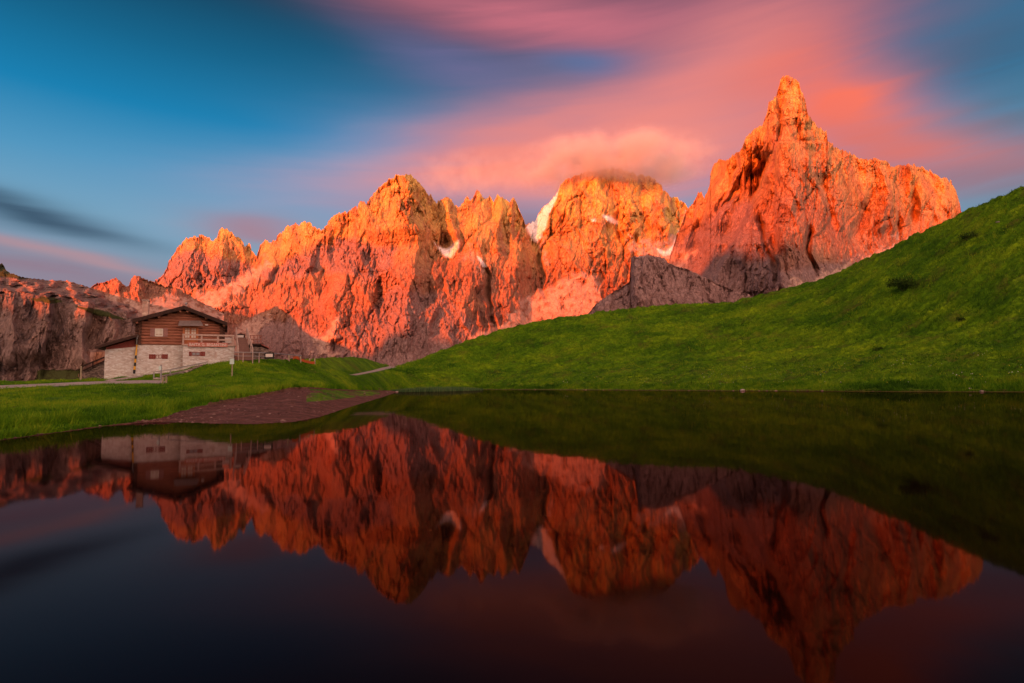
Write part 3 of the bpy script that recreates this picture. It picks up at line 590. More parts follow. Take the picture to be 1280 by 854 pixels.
# ------------------------------------------------------------------ small-object helpers
class MB:
    def __init__(s): s.bm = bmesh.new()
    def box(s, x0, x1, y0, y1, z0, z1, M=None):
        c = [(x, y, z) for z in (z0, z1) for y in (y0, y1) for x in (x0, x1)]
        v = [s.bm.verts.new(M @ Vector(p) if M else p) for p in c]
        for f in ((0, 2, 3, 1), (4, 5, 7, 6), (0, 1, 5, 4), (2, 6, 7, 3), (0, 4, 6, 2), (1, 3, 7, 5)): s.bm.faces.new([v[i] for i in f])
        return s
    def bar(s, a, b, w, h=None):
        """square bar between two points"""
        a, b = Vector(a), Vector(b); h = h or w; d = (b - a); L = d.length; d.normalize()
        up = Vector((0, 0, 1)) if abs(d.z) < .95 else Vector((0, 1, 0))
        r = d.cross(up).normalized(); u = r.cross(d)
        M = Matrix((r, d, u)).transposed().to_4x4(); M.translation = a
        return s.box(-w / 2, w / 2, 0, L, -h / 2, h / 2, M)
    def tube(s, a, b, r0, r1=None, n=8):
        a, b = Vector(a), Vector(b); r1 = r0 if r1 is None else r1; d = (b - a).normalized()
        up = Vector((0, 0, 1)) if abs(d.z) < .95 else Vector((0, 1, 0)); r = d.cross(up).normalized(); u = r.cross(d)
        A = []; B = []
        for i in range(n):
            t = 2 * math.pi * i / n; o = r * math.cos(t) + u * math.sin(t)
            A.append(s.bm.verts.new(a + o * r0)); B.append(s.bm.verts.new(b + o * r1))
        for i in range(n): s.bm.faces.new((A[i], A[(i + 1) % n], B[(i + 1) % n], B[i]))
        s.bm.faces.new(A[::-1]); s.bm.faces.new(B); return s
    def poly(s, pts, y0, y1):
        """prism of an (x, z) outline between two depths"""
        A = [s.bm.verts.new((x, y0, z)) for x, z in pts]; B = [s.bm.verts.new((x, y1, z)) for x, z in pts]
        n = len(pts); s.bm.faces.new(A); s.bm.faces.new(B[::-1])
        for i in range(n): s.bm.faces.new((A[i], B[i], B[(i + 1) % n], A[(i + 1) % n]))
        return s
    def build(s, name, m, parent=None, bevel=0):
        bmesh.ops.recalc_face_normals(s.bm, faces=s.bm.faces)
        me = bpy.data.meshes.new(name); s.bm.to_mesh(me); s.bm.free(); o = link(name, me, m, parent)
        if bevel:
            b = o.modifiers.new('bevel', 'BEVEL'); b.width = bevel; b.segments = 1
        return o
def tag(o, label, cat, group=None):
    o['label'] = label; o['category'] = cat
    if group: o['group'] = group
    return o
def empty(name, loc, rz=0):
    o = bpy.data.objects.new(name, None); col.objects.link(o); o.location = loc; o.rotation_euler = (0, 0, rz); return o
def lettering(name, txt, m, parent, width, height, M):
    cu = bpy.data.curves.new(name, 'FONT'); cu.body = txt; cu.align_x = 'CENTER'; cu.align_y = 'CENTER'; cu.extrude = .004; cu.offset = .012
    tmp = bpy.data.objects.new('tmp', cu); col.objects.link(tmp); bpy.context.view_layer.update()
    dg = bpy.context.evaluated_depsgraph_get(); me = bpy.data.meshes.new_from_object(tmp.evaluated_get(dg))
    bpy.data.objects.remove(tmp); bpy.data.curves.remove(cu)
    c = np.empty(len(me.vertices) * 3); me.vertices.foreach_get('co', c); c = c.reshape(-1, 3)
    w = np.ptp(c[:, 0]); h = np.ptp(c[:, 1]); c[:, :2] -= (c[:, :2].max(0) + c[:, :2].min(0)) / 2
    c[:, 0] *= width / w; c[:, 1] *= height / h
    me.vertices.foreach_set('co', c.reshape(-1)); me.transform(M); me.update()
    me.name = name; return link(name, me, m, parent)

# ------------------------------------------------------------------ materials of the hut
def stone_mat(name, c1, c2, mortar, sx=4.2, sz=10):
    m, nt, b = mat(name); N = nt.nodes; L = nt.links
    b.inputs['Roughness'].default_value = .95
    tc = N.new('ShaderNodeTexCoord'); mp = N.new('ShaderNodeMapping'); mp.inputs['Scale'].default_value = (sx, sx, sz); L.new(tc.outputs['Object'], mp.inputs[0])
    wn = N.new('ShaderNodeTexNoise'); wn.inputs['Scale'].default_value = .6; wn.inputs['Detail'].default_value = 3; L.new(mp.outputs[0], wn.inputs[0])
    ad = N.new('ShaderNodeMix'); ad.data_type = 'RGBA'; ad.blend_type = 'LINEAR_LIGHT'; ad.inputs[0].default_value = .35; L.new(mp.outputs[0], ad.inputs[6]); L.new(wn.outputs['Color'], ad.inputs[7])
    v = N.new('ShaderNodeTexVoronoi'); v.inputs['Scale'].default_value = 1; v.feature = 'F1'; L.new(ad.outputs[2], v.inputs['Vector'])
    ve = N.new('ShaderNodeTexVoronoi'); ve.inputs['Scale'].default_value = 1; ve.feature = 'DISTANCE_TO_EDGE'; L.new(ad.outputs[2], ve.inputs['Vector'])
    sp = N.new('ShaderNodeSeparateColor'); L.new(v.outputs['Color'], sp.inputs[0])
    rp = N.new('ShaderNodeValToRGB'); e = rp.color_ramp.elements; e[0].color = (*c2, 1); e[1].color = (*c1, 1); e.new(.45).color = (*[(a + b_) / 2 for a, b_ in zip(c1, c2)], 1); e.new(.93).color = (*[min(.75, a * 1.35) for a in c1], 1)
    L.new(sp.outputs[0], rp.inputs[0])
    er = N.new('ShaderNodeValToRGB'); er.color_ramp.elements[0].position = .0; er.color_ramp.elements[1].position = .07; L.new(ve.outputs['Distance'], er.inputs[0])
    mx = N.new('ShaderNodeMix'); mx.data_type = 'RGBA'; L.new(er.outputs[0], mx.inputs[0]); mx.inputs[6].default_value = (*mortar, 1); L.new(rp.outputs[0], mx.inputs[7])
    L.new(mx.outputs[2], b.inputs['Base Color'])
    bp = N.new('ShaderNodeBump'); bp.inputs['Strength'].default_value = .7; bp.inputs['Distance'].default_value = .04; L.new(er.outputs[0], bp.inputs['Height']); L.new(bp.outputs[0], b.inputs['Normal'])
    return m
M_STONE = stone_mat('stone_masonry', (.76, .69, .65), (.50, .42, .39), (.64, .59, .55))
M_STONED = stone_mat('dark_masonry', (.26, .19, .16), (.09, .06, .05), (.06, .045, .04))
M_LOG = simple('log_wood', (.44, .18, .11), .75, (.16, .055, .037), 3, .02, stretch=(.6, .6, 5))
M_LOGEND = simple('log_end', (.13, .055, .035), .8, (.04, .018, .012), 9)
M_SHINGLE = simple('roof_shingle', (.13, .075, .06), .9, (.04, .022, .02), 5, .03)
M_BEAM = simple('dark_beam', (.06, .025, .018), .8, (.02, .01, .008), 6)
M_DOOR = simple('door_wood', (.55, .19, .07), .6, (.36, .11, .045), 4, stretch=(1, 1, .3))
M_SHUT = simple('shutter_wood', (.38, .20, .18), .7, (.26, .12, .11), 8)
M_SHUTR = simple('red_shutter', (.27, .06, .045), .7, (.16, .035, .03), 8)
M_WHITE = simple('white_paint', (.78, .72, .68), .6, (.6, .54, .5), 6)
M_RAIL = simple('pale_wood', (.58, .42, .36), .75, (.36, .25, .21), 6)
M_METAL = simple('galvanised_steel', (.42, .39, .40), .45, (.30, .28, .29), 9, metal=.5)
M_TIN = simple('tin_sheet', (.36, .29, .28), .5, (.24, .19, .18), 5, metal=.3)
M_BOARD = simple('sign_board', (.55, .20, .15), .7, (.42, .13, .10), 6)
M_BLACK = simple('black_paint', (.015, .013, .013), .6)
M_YELLOW = simple('yellow_paint', (.75, .42, .03), .6, (.55, .28, .02), 8)
M_ORANGE = simple('orange_net', (.72, .14, .03), .7, (.5, .09, .02), 30)
M_POSTW = simple('weathered_post', (.46, .38, .26), .85, (.28, .22, .15), 10)
M_PANEL = simple('pale_panel', (.62, .78, .74), .5, (.5, .66, .62), 6)
M_BRICK = stone_mat('chimney_stone', (.68, .42, .34), (.48, .28, .22), (.5, .36, .3), 3, 5)
M_CURTAIN = simple('curtain', (.72, .68, .60), .9, (.55, .5, .42), 3)
M_GLASS, _nt, _b = mat('window_glass'); _b.inputs['Base Color'].default_value = (.30, .33, .36, 1); _b.inputs['Roughness'].default_value = .06; _b.inputs['Specular IOR Level'].default_value = .8
M_STONEW = simple('pale_stone', (.62, .50, .44), .95, (.40, .31, .28), 3)

# ------------------------------------------------------------------ the hut: its front plane is laid out from the photo, then built square
PHI = R(27)
ax_u = Vector((math.cos(PHI), math.sin(PHI), 0)); ax_v = Vector((-math.sin(PHI), math.cos(PHI), 0))
ho = P(228, 431, 53); HUT = Vector((ho.x, ho.y, 0))
def fu(px, py, off=0.0):
    a, e = ray(px, py); d = Vector((float(a), 1, float(e))); o = HUT + ax_v * off
    t = (o - Vector((0, 0, CAMH))).dot(ax_v) / d.dot(ax_v); p = Vector((0, 0, CAMH)) + d * t
    return (p - HUT).dot(ax_u), p.z
def hp(px, py, off=0.0):
    u, z = fu(px, py, off); return Vector((u, off, z))
def hw(u, v): return HUT + ax_u * u + ax_v * v
hut = tag(empty('mountain_hut', HUT, PHI), 'alpine hut with dark log upper floor on pale stone base beside the pond', 'hut')
u0, zf = fu(175, 431); u1, _ = fu(276, 431); DEEP = 7.5
# gable outline of the log wall (underside of the roof)
OV = -.85
ap = fu(230, 385.5, OV); el_ = fu(165.5, 402.5, OV); er_ = fu(284.5, 406.5, OV)
def roof_z(u):
    if u < ap[0]: return ap[1] + (u - ap[0]) * (ap[1] - el_[1]) / (ap[0] - el_[0])
    return ap[1] + (u - ap[0]) * (er_[1] - ap[1]) / (er_[0] - ap[0])
def u_at(z, side):
    if side < 0: return ap[0] - (ap[1] - z) * (ap[0] - el_[0]) / (ap[1] - el_[1])
    return ap[0] + (ap[1] - z) * (er_[0] - ap[0]) / (ap[1] - er_[1])
# log walls: round logs laid one on another
mb = MB(); z = zf + .14; ends_l = MB(); ends_r = MB(); pitch = .27; k = 0
while z < ap[1] - .12:
    a, b = max(u0, u_at(z + .05, -1) + .05), min(u1, u_at(z + .05, 1) - .05)
    if b - a > .25:
        jit = random.uniform(-.012, .012)
        mb.tube((a, .0 + jit, z), (b, .0 + jit, z), pitch * .55, n=10)
        if a == u0: mb.tube((u0, 0, z + .05), (u0, DEEP, z + .05), pitch * .52, n=8); mb.tube((u1, 0, z + .05), (u1, DEEP, z + .05), pitch * .52, n=8)
        if a == u0:
            for uu, sg, ends in ((u0, -1, ends_l), (u1, 1, ends_r)):
                ends.tube((uu, -.28 - random.uniform(0, .08), z - .03), (uu, .1, z - .03), pitch * .50, n=10)
                ends.tube((uu + sg * .05, .12, z + .08), (uu + sg * (.32 + random.uniform(0, .08)), .12, z + .08), pitch * .48, n=10)
    z += pitch; k += 1
mb.poly([(u0, zf), (u1, zf), (u1, roof_z(u1) - .1), (ap[0], ap[1] - .15), (u0, roof_z(u0) - .1)], .06, DEEP)
wall = mb.build('log_wall', M_LOG, hut)
ends_l.build('log_ends', M_LOGEND, wall); ends_r.build('log_ends', M_LOGEND, wall)
# roof: two planked slabs with shingles, beams and verge boards
rf = MB(); T = .2
for (a, b) in ((el_, ap), (ap, er_)):
    n = 9
    for i in range(n):
        t0, t1 = i / n, (i + 1) / n; q0 = (a[0] + (b[0] - a[0]) * t0, a[1] + (b[1] - a[1]) * t0); q1 = (a[0] + (b[0] - a[0]) * t1, a[1] + (b[1] - a[1]) * t1)
        s_ = .03 if a is el_ else -.03
        rf.poly([(q0[0], q0[1]), (q1[0], q1[1]), (q1[0], q1[1] + T + (s_ if s_ < 0 else 0) * -0), (q0[0], q0[1] + T + .03 * (1 if a is el_ else 0))], OV - .0, DEEP + .6)
roof = rf.build('roof', M_SHINGLE, hut)
vb = MB()
for (a, b) in ((el_, ap), (ap, er_)):
    vb.poly([(a[0], a[1] - .09), (b[0], b[1] - .09), (b[0], b[1] + T + .05), (a[0], a[1] + T + .05)], OV - .06, OV - .003)
vb.build('verge_board', M_BEAM, roof)
pu = MB()
for f in (.08, .5, .92):
    for (a, b) in ((el_, ap), (ap, er_)):
        x = a[0] + (b[0] - a[0]) * f; zz = a[1] + (b[1] - a[1]) * f
        pu.tube((x, OV + .08, zz - .13), (x, 1.2, zz - .13), .11, n=8)
pu.build('roof_beams', M_LOG, roof)
# chimney behind the ridge's left slope
c0 = fu(177.5, 392, 2.2); c1 = fu(186, 376, 2.2)
ch = MB().box(c0[0], c1[0], 2.2, 2.8, roof_z(c0[0]) - .1, c1[1]).build('chimney', M_BRICK, roof)
MB().box(c0[0] - .05, c1[0] + .05, 2.15, 2.85, c1[1] + .003, c1[1] + .09).build('chimney_cap', M_STONEW, ch)
rv = fu(233, 380, .2)
v_ = MB(); v_.tube((rv[0], .2, ap[1] + .1), (rv[0], .2, rv[1]), .04); v_.tube((rv[0] - .12, .2, rv[1]), (rv[0] + .08, .2, rv[1] + .08), .09, .11)
v_.build('roof_vent', M_METAL, roof)
# window with shutters in the log wall
def window(x0, y0, x1, y1, sl_, sr_, smat, name='window', v=-.17, cur=True, bars=1):
    a = fu(x0, y1, v); b = fu(x1, y0, v)
    f = MB(); w = .05
    f.box(a[0], b[0], v - .02, v + .02, b[1] - w, b[1]); f.box(a[0], b[0], v - .02, v + .02, a[1], a[1] + w)
    f.box(a[0], a[0] + w, v - .02, v + .02, a[1] + w, b[1] - w); f.box(b[0] - w, b[0], v - .02, v + .02, a[1] + w, b[1] - w)
    mid = (a[0] + b[0]) / 2; f.box(mid - w / 2, mid + w / 2, v - .02, v + .02, a[1] + w, b[1] - w)
    if bars: f.box(a[0] + w, mid - w / 2, v - .018, v + .018, (a[1] + b[1]) / 2 - .015, (a[1] + b[1]) / 2 + .015); f.box(mid + w / 2, b[0] - w, v - .018, v + .018, (a[1] + b[1]) / 2 - .015, (a[1] + b[1]) / 2 + .015)
    fo = f.build(name, M_WHITE if smat is M_SHUT else M_SHUTR, hut)
    MB().box(a[0] + .01, b[0] - .01, v + .021, v + .03, a[1] + .01, b[1] - .01).build('pane', M_GLASS if smat is not M_SHUT else M_CURTAIN, fo)
    for xa, xb in ((sl_, x0), (x1, sr_)):
        p = fu(xa, y1 + .6, v); q = fu(xb, y0 - .6, v); s = MB(); n = 3; wd = (q[0] - p[0]) / n
        for i in range(n): s.box(p[0] + i * wd + .006, p[0] + (i + 1) * wd - .006, v - .035, v + .005, p[1], q[1])
        for zt in (.2, .8): s.box(p[0] + .02, q[0] - .02, v - .055, v - .037, p[1] + (q[1] - p[1]) * zt - .04, p[1] + (q[1] - p[1]) * zt + .04)
        s.build('shutter', smat, fo)
    return fo
window(193.5, 411, 204, 420.5, 187.5, 210, M_SHUT)
window(194.5, 443.6, 202.5, 448.2, 186, 210, M_SHUTR, v=-.03, bars=0)
# door with glazed leaves, frame, tin awning, lamp
a = fu(228, 430.8, -.2); b = fu(248, 408.3, -.2)
d = MB(); w = .12
d.box(a[0], a[0] + w, -.26, -.12, a[1], b[1]); d.box(b[0] - w, b[0], -.26, -.12, a[1], b[1]); d.box(a[0] + w, b[0] - w, -.26, -.12, b[1] - w, b[1])
door = MB()
mid = (a[0] + b[0]) / 2; low = a[1] + (b[1] - a[1]) * .34
for x0_, x1_ in ((a[0] + w, mid - .004), (mid + .004, b[0] - w)):
    door.box(x0_, x1_, -.19, -.14, a[1], low); door.box(x0_, x0_ + .07, -.19, -.14, low, b[1] - w); door.box(x1_ - .07, x1_, -.19, -.14, low, b[1] - w); door.box(x0_ + .07, x1_ - .07, -.19, -.14, b[1] - w - .08, b[1] - w)
    for f in (.33, .66): door.box(x0_ + .07, x1_ - .07, -.18, -.15, low + (b[1] - w - low) * f - .02, low + (b[1] - w - low) * f + .02)
    door.box((x0_ + x1_) / 2 - .015, (x0_ + x1_) / 2 + .015, -.178, -.152, low, b[1] - w - .08)
do = door.build('door', M_DOOR, hut); d.build('door_frame', M_DOOR, do)
MB().box(a[0] + w, b[0] - w, -.149, -.146, low, b[1] - w).build('pane', M_CURTAIN, do)
MB().box(mid + .03, mid + .06, -.25, -.19, low - .05, low - .02).build('handle', M_METAL, do)
p0 = fu(222.5, 406.8, -.9); p1 = fu(254, 406.8, -.9); q0 = fu(224.5, 400.8, -.15); q1 = fu(250, 400.8, -.15)
aw = bmesh.new(); vv = [aw.verts.new(c) for c in ((p0[0], -.9, p0[1]), (p1[0], -.9, p1[1]), (q1[0] + .05, -.15, q1[1]), (q0[0], -.15, q0[1]), (p0[0], -.9, p0[1] - .04), (p1[0], -.9, p1[1] - .04), (q1[0] + .05, -.15, q1[1] - .04), (q0[0], -.15, q0[1] - .04))]
for f in ((0, 1, 2, 3), (4, 7, 6, 5), (0, 4, 5, 1), (1, 5, 6, 2), (3, 2, 6, 7), (0, 3, 7, 4)): aw.faces.new([vv[i] for i in f])
x = MB(); x.bm.free(); x.bm = aw; x.build('awning', M_TIN, hut)
l_ = fu(258.3, 406.3, -.2); lm = MB(); lm.box(l_[0] - .12, l_[0] + .12, -.36, -.2, l_[1] - .06, l_[1] + .06); lm.bar((l_[0], -.2, l_[1]), (l_[0], -.05, l_[1]), .05); lm.build('outdoor_lamp', M_WHITE, hut, .02)
# stone ground floor; the terrace block stands forward of it on the right
TV = -1.25
s0 = fu(130, 437); g0 = 1.6
st = MB(); sr = fu(229, 431)[0]
lft = fu(170.5, 431)[0]
def lean_z(u): 
    A_ = fu(118.5, 436.2, -.5); B_ = fu(172, 421.5, -.5); return A_[1] + (u - A_[0]) * (B_[1] - A_[1]) / (B_[0] - A_[0])
st.box(lft, sr + .3, -.03, DEEP, g0, zf - .002)
st.build('stone_wall', M_STONE, hut)
ll = fu(130.5, 440)[0]; zt = fu(150, 436.5)[1]
ln = MB().poly([(ll, g0), (lft - .004, g0), (lft - .004, zt + .25), (ll, zt - .05)], .25, 6).build('annex_wall', M_STONE, hut)
MB().poly([(ll + .05, zt - .04), (lft - .01, zt + .255), (lft - .01, lean_z(lft) - .02), (ll + .05, lean_z(ll) - .02)], .32, 5.9).build('wood_gable', M_SHUTR, ln)
lr = MB(); A_ = fu(119, 435, -.5); B_ = fu(172, 420, -.5); du = B_[0] - A_[0]; dz = B_[1] - A_[1]
lr.poly([(A_[0], A_[1]), (B_[0], B_[1]), (B_[0], B_[1] + .2), (A_[0], A_[1] + .2)], -.5, 6.5)
lr_ = lr.build('annex_roof', M_SHINGLE, hut)
MB().poly([(A_[0], A_[1] - .1), (B_[0], B_[1] - .1), (B_[0], B_[1] + .1), (A_[0], A_[1] + .1)], -.56, -.503).build('fascia', M_BEAM, lr_)
# pipe and yellow-banded snow pole at the corner
pp = MB(); a = hp(172.5, 419.5, -.35); b = hp(171, 424, -.3); c = hp(170.2, 466, -.2)
pp.tube(a, b, .05); pp.tube(b, hp(170.8, 431, -.12), .05); pp.tube(hp(170.8, 431, -.12), hp(170, 452, -.12), .045); pp.build('downpipe', M_METAL, hut)
tr = MB(); t0_, zT = fu(229, 432.2, TV); t1_, _ = fu(293, 432.5, TV)
tr.box(t0_, t1_, TV, 2.5, g0, zT); ter = tr.build('terrace_wall', M_STONE, hut)
tf = MB(); tf.box(t0_ - .12, t1_ + .1, TV - .12, 2.5, zT + .003, zT + .16); tf.build('terrace_floor', M_RAIL, ter)
window(239.5, 440.3, 250.3, 444.6, 236, 256.5, M_SHUTR, v=TV - .03, bars=0)
# pale quoins and lintel stones set in the terrace wall
for (x0_, x1_, y0_, y1_) in ((248, 256, 448.3, 449.8), (256.3, 260, 448.6, 449.9), (250, 256, 434.6, 435.8), (235, 240, 434.8, 435.6), (268, 271, 440, 447), (259, 265, 439.4, 440.8), (262, 267, 444, 445.4), (225.6, 228.6, 444, 448), (225.8, 228.2, 449, 453), (225.4, 228.8, 454, 458)):
    v = TV if x0_ > 229 else -.03
    a = fu(x0_, y1_, v); b = fu(x1_, y0_, v); MB().box(a[0], b[0], v - .03, v - .004, a[1], b[1]).build('pale_stone', M_STONEW, ter, .015)
# railing of the terrace
rl = MB(); zt0 = zT + .16
yT = fu(252, 418.2, TV)[1]; yM = fu(252, 424.5, TV)[1]
for x in (229, 252, 272.3, 291.5):
    u = fu(x, 425, TV)[0]; rl.box(u - .07, u + .07, TV - .05, TV + .07, zt0 + .003, yT)
ua, ub = fu(228, 425, TV)[0], fu(293, 425, TV)[0]
rl.box(ua, ub, TV - .09, TV - .055, yT - .13, yT + .02); rl.box(ua, ub, TV - .09, TV - .055, yM - .07, yM + .06)
rl.box(ub - .12, ub, TV - .05, 2.4, yT - .13, yT); rl.box(ua, ua + .05, TV - .05, -.2, yT - .13, yT); rl.box(ua, ua + .05, TV - .05, -.2, yM - .07, yM + .05)
rl.build('railing', M_RAIL, ter)
sb0 = fu(235, 433.3, TV - .14); sb1 = fu(284.5, 428.8, TV - .14)
sb = MB().box(sb0[0], sb1[0], TV - .17, TV - .125, sb0[1], sb1[1]).build('name_board', M_BOARD, ter)
Mx = Matrix.Translation(((sb0[0] + sb1[0]) / 2, TV - .176, (sb0[1] + sb1[1]) / 2)) @ Matrix.Rotation(math.pi / 2, 4, 'X')
lettering('lettering', 'BAITA G. SEGANTINI', M_WHITE, sb, (sb1[0] - sb0[0]) * .93, (sb1[1] - sb0[1]) * .66, Mx)
# pale covered table on the terrace
tb = tag(empty('terrace_table', hw(fu(283, 430, .4)[0], .4) + Vector((0, 0, zt0)), PHI), 'pale covered table standing on the hut terrace by the stairs', 'table')
a = fu(276, 425, .4)[0] - fu(283, 425, .4)[0]; b = fu(290, 425, .4)[0] - fu(283, 425, .4)[0]
MB().box(a, b, -.35, .35, .70, .76).build('tabletop', M_WHITE, tb, .01)
MB().box(a + .03, b - .03, -.33, .33, .25, .697).build('cloth', M_WHITE, tb)
for sx in (a + .08, b - .08):
    for sy in (-.28, .28): MB().box(sx - .03, sx + .03, sy - .03, sy + .03, 0, .25).build('leg', M_RAIL, tb)
# steep steps up to the terrace
stair = MB(); n = 13
pb0, pb1 = hp(298.5, 449.5, -2.9), hp(315.0, 449.5, -2.9); pt0, pt1 = hp(295.5, 422, -.2), hp(307.5, 422, -.2)
for i in range(n):
    t = i / n; t2 = (i + 1) / n
    A1 = pb0.lerp(pt0, t); B1 = pb1.lerp(pt1, t); A2 = pb0.lerp(pt0, t2); B2 = pb1.lerp(pt1, t2)
    stair.box(min(A1.x, A2.x), max(B2.x, B1.x) - .02 * 0, A1.y, A1.y + .34, A1.z - .06 + .0, A2.z)
stw = tag(empty('stairs', HUT, PHI), 'steep wooden steps with pale handrails climbing to the hut terrace', 'stairs')
M_STEP = simple('step_wood', (.27, .15, .125), .85, (.17, .09, .075), 5, stretch=(1, 1, 4))
stair.build('steps', M_STEP, stw)
for (b0, t0_) in ((pb0, pt0), (pb1, pt1)):
    h = MB(); up = Vector((0, 0, .95)); k = Vector((-.04 if b0 is pb0 else .06, 0, 0))
    h.bar(b0 + up + k, t0_ + up + k, .07, .10); h.bar(b0 + up * .5 + k, t0_ + up * .5 + k, .05, .07)
    for t in (0, .35, .7, 1): p = b0.lerp(t0_, t) + k; h.bar(p - Vector((0, 0, .15)), p + up, .08)
    h.build('handrail', M_RAIL, stw)
hb = MB(); a = hp(295.5, 425, .1); b = hp(306.5, 418.4, .1); hb.box(a.x, b.x, .08, .14, a.z, b.z); hb.poly([(a.x - .05, b.z), (b.x + .05, b.z), ((a.x + b.x) / 2, b.z + .12)], .08, .14)
hd = tag(hb.build('notice_board', M_BEAM), 'dark notice board with white panel at the top of the terrace steps', 'sign'); hd.location = HUT; hd.rotation_euler = (0, 0, PHI)
a2 = hp(297, 422.3, .1); b2 = hp(304.5, 419.2, .1); MB().box(a2.x, b2.x, .06, .078, a2.z, b2.z).build('panel', M_WHITE, hd)
for x_ in (a.x + .1, b.x - .1): MB().bar((x_, .11, a.z), (x_, .11, a.z - .55), .07).build('post', M_BEAM, hd)
# second terrace to the right of the steps
v2 = .6
dk = tag(empty('side_terrace', HUT, PHI), 'small stone terrace with lattice railing right of the steps', 'terrace')
a = hp(309, 450, v2); b = hp(326.5, 433.5, v2); zq = a.z
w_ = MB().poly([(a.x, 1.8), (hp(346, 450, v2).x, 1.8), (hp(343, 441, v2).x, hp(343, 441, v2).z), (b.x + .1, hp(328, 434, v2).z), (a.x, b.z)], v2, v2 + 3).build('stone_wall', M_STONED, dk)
c = hp(326.5, 430.6, v2); MB().box(a.x - .1, c.x + .1, v2 - .15, v2 + 3, c.z - .1, c.z + .06).build('deck', M_BEAM, dk)
MB().box(a.x + .1, c.x - .15, v2 + .3, v2 + 2.8, b.z + .003, c.z - .103).build('dark_gap_block', M_BEAM, dk)  # solid dark block standing in for the shade in the gap below the deck
lt = MB(); tz = hp(318, 419.3, v2 - .1).z; bz = c.z + .06
for x in (309, 313.2, 317.4, 321.6, 326): p = hp(x, 425, v2 - .1); lt.box(p.x - .035, p.x + .035, v2 - .13, v2 - .07, bz + .003, tz)
for zz in (tz, bz + (tz - bz) * .5, bz + .08): lt.box(a.x, c.x + .05, v2 - .165, v2 - .133, zz - .04, zz + .02)
lt.box(c.x - .02, c.x + .05, v2 - .07, v2 + 2.9, tz - .05, tz + .01)
lt.build('lattice_railing', simple('reddish_wood', (.36, .14, .11), .8, (.22, .08, .06), 8), dk)
rr = MB(); p = hp(326.8, 430.5, v2 - .2); q = hp(336.5, 434.8, v2 - .2)
rr.poly([(p.x, p.z), (q.x, q.z), (q.x, q.z - .07), (p.x, p.z - .07)], v2 - .35, v2 + 2); rr.build('small_roof', simple('red_sheet', (.42, .09, .06), .6, (.3, .06, .04), 6), dk)

# ------------------------------------------------------------------ poles, rails, posts, signs
def foot(px, py):
    p = gpt(px, py); return p if p is not None and p.y < 170 else None
def stand(px, y_foot, y_top, D=None):
    """foot point on the ground and the height of the top seen above it"""
    p = foot(px, y_foot)
    if p is None or (D and abs(p.y - D) > 12):
        q = P(px, y_foot, D or 58); p = Vector((q.x, q.y, gz(q.x, q.y)))
    top = P(px, y_top, p.y).z
    return p, max(.2, top - p.z)
# yellow and black snow pole leaning on the hut corner
sp_ = tag(empty('snow_pole', HUT, PHI), 'yellow and black banded snow pole leaning against the hut corner', 'pole')
pb = hp(167.6, 467, -.55); ptp = hp(171.2, 431, -.12)
nb = 8
for i in range(nb):
    q0, q1 = pb.lerp(ptp, i / nb), pb.lerp(ptp, (i + 1) / nb)
    MB().tube(q0, q1, .10 - .006 * i, .094 - .006 * i, 10).build('band', M_YELLOW if i % 2 or i > 4 else M_BLACK, sp_)
# dark stone wall with slanting rails left of the hut
lw = tag(empty('side_wall', (0, 0, 0)), 'low dark stone wall with slanting wooden rails left of the hut', 'wall')
DW = 60
def wp(px, py, D=DW): return P(px, py, D)
pts = [wp(102.5, 476), wp(102.5, 463), wp(112, 459), wp(130.5, 451.5), wp(130.5, 476)]
bm = bmesh.new(); A = [bm.verts.new(p) for p in pts]; B = [bm.verts.new(p + Vector((-.3, 1.2, 0))) for p in pts]; bm.faces.new(A); bm.faces.new(B[::-1])
for i in range(5): bm.faces.new((A[i], B[i], B[(i + 1) % 5], A[(i + 1) % 5]))
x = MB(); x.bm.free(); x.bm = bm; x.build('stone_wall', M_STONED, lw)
x = MB(); x.bar(wp(101.5, 458.6, 59.8), wp(131, 446.5, 59.8), .10, .14); x.bar(wp(104, 463.4, 59.8), wp(131, 451, 59.8), .10, .12); x.bar(wp(102, 458, 59.8), wp(102, 466, 59.8), .1); x.bar(wp(116, 452, 59.8), wp(116, 460, 59.8), .1); x.build('slanting_rail', M_BEAM, lw)
p, h = stand(100.8, 476, 457.5, 58)
tag(MB().tube((0, 0, -.1), (0, 0, h), .055).build('marker_post', M_POSTW), 'thin pale post standing at the left end of the dark stone wall', 'post').location = p

# low dry-stone wall below the handrail, from the road up to the steps
def gline(pts, n, D0=None):
    pts = np.array(pts, float); s = np.linspace(0, 1, len(pts)); u = np.linspace(0, 1, n); out = []
    for x, y in zip(np.interp(u, s, pts[:, 0]), np.interp(u, s, pts[:, 1])):
        p = foot(x, y); out.append(p if p is not None else None)
    return out
wl = [(204, 473.2), (215, 470.8), (230, 467.6), (245, 464.4), (258, 461.6), (270, 458.8), (279, 456)]
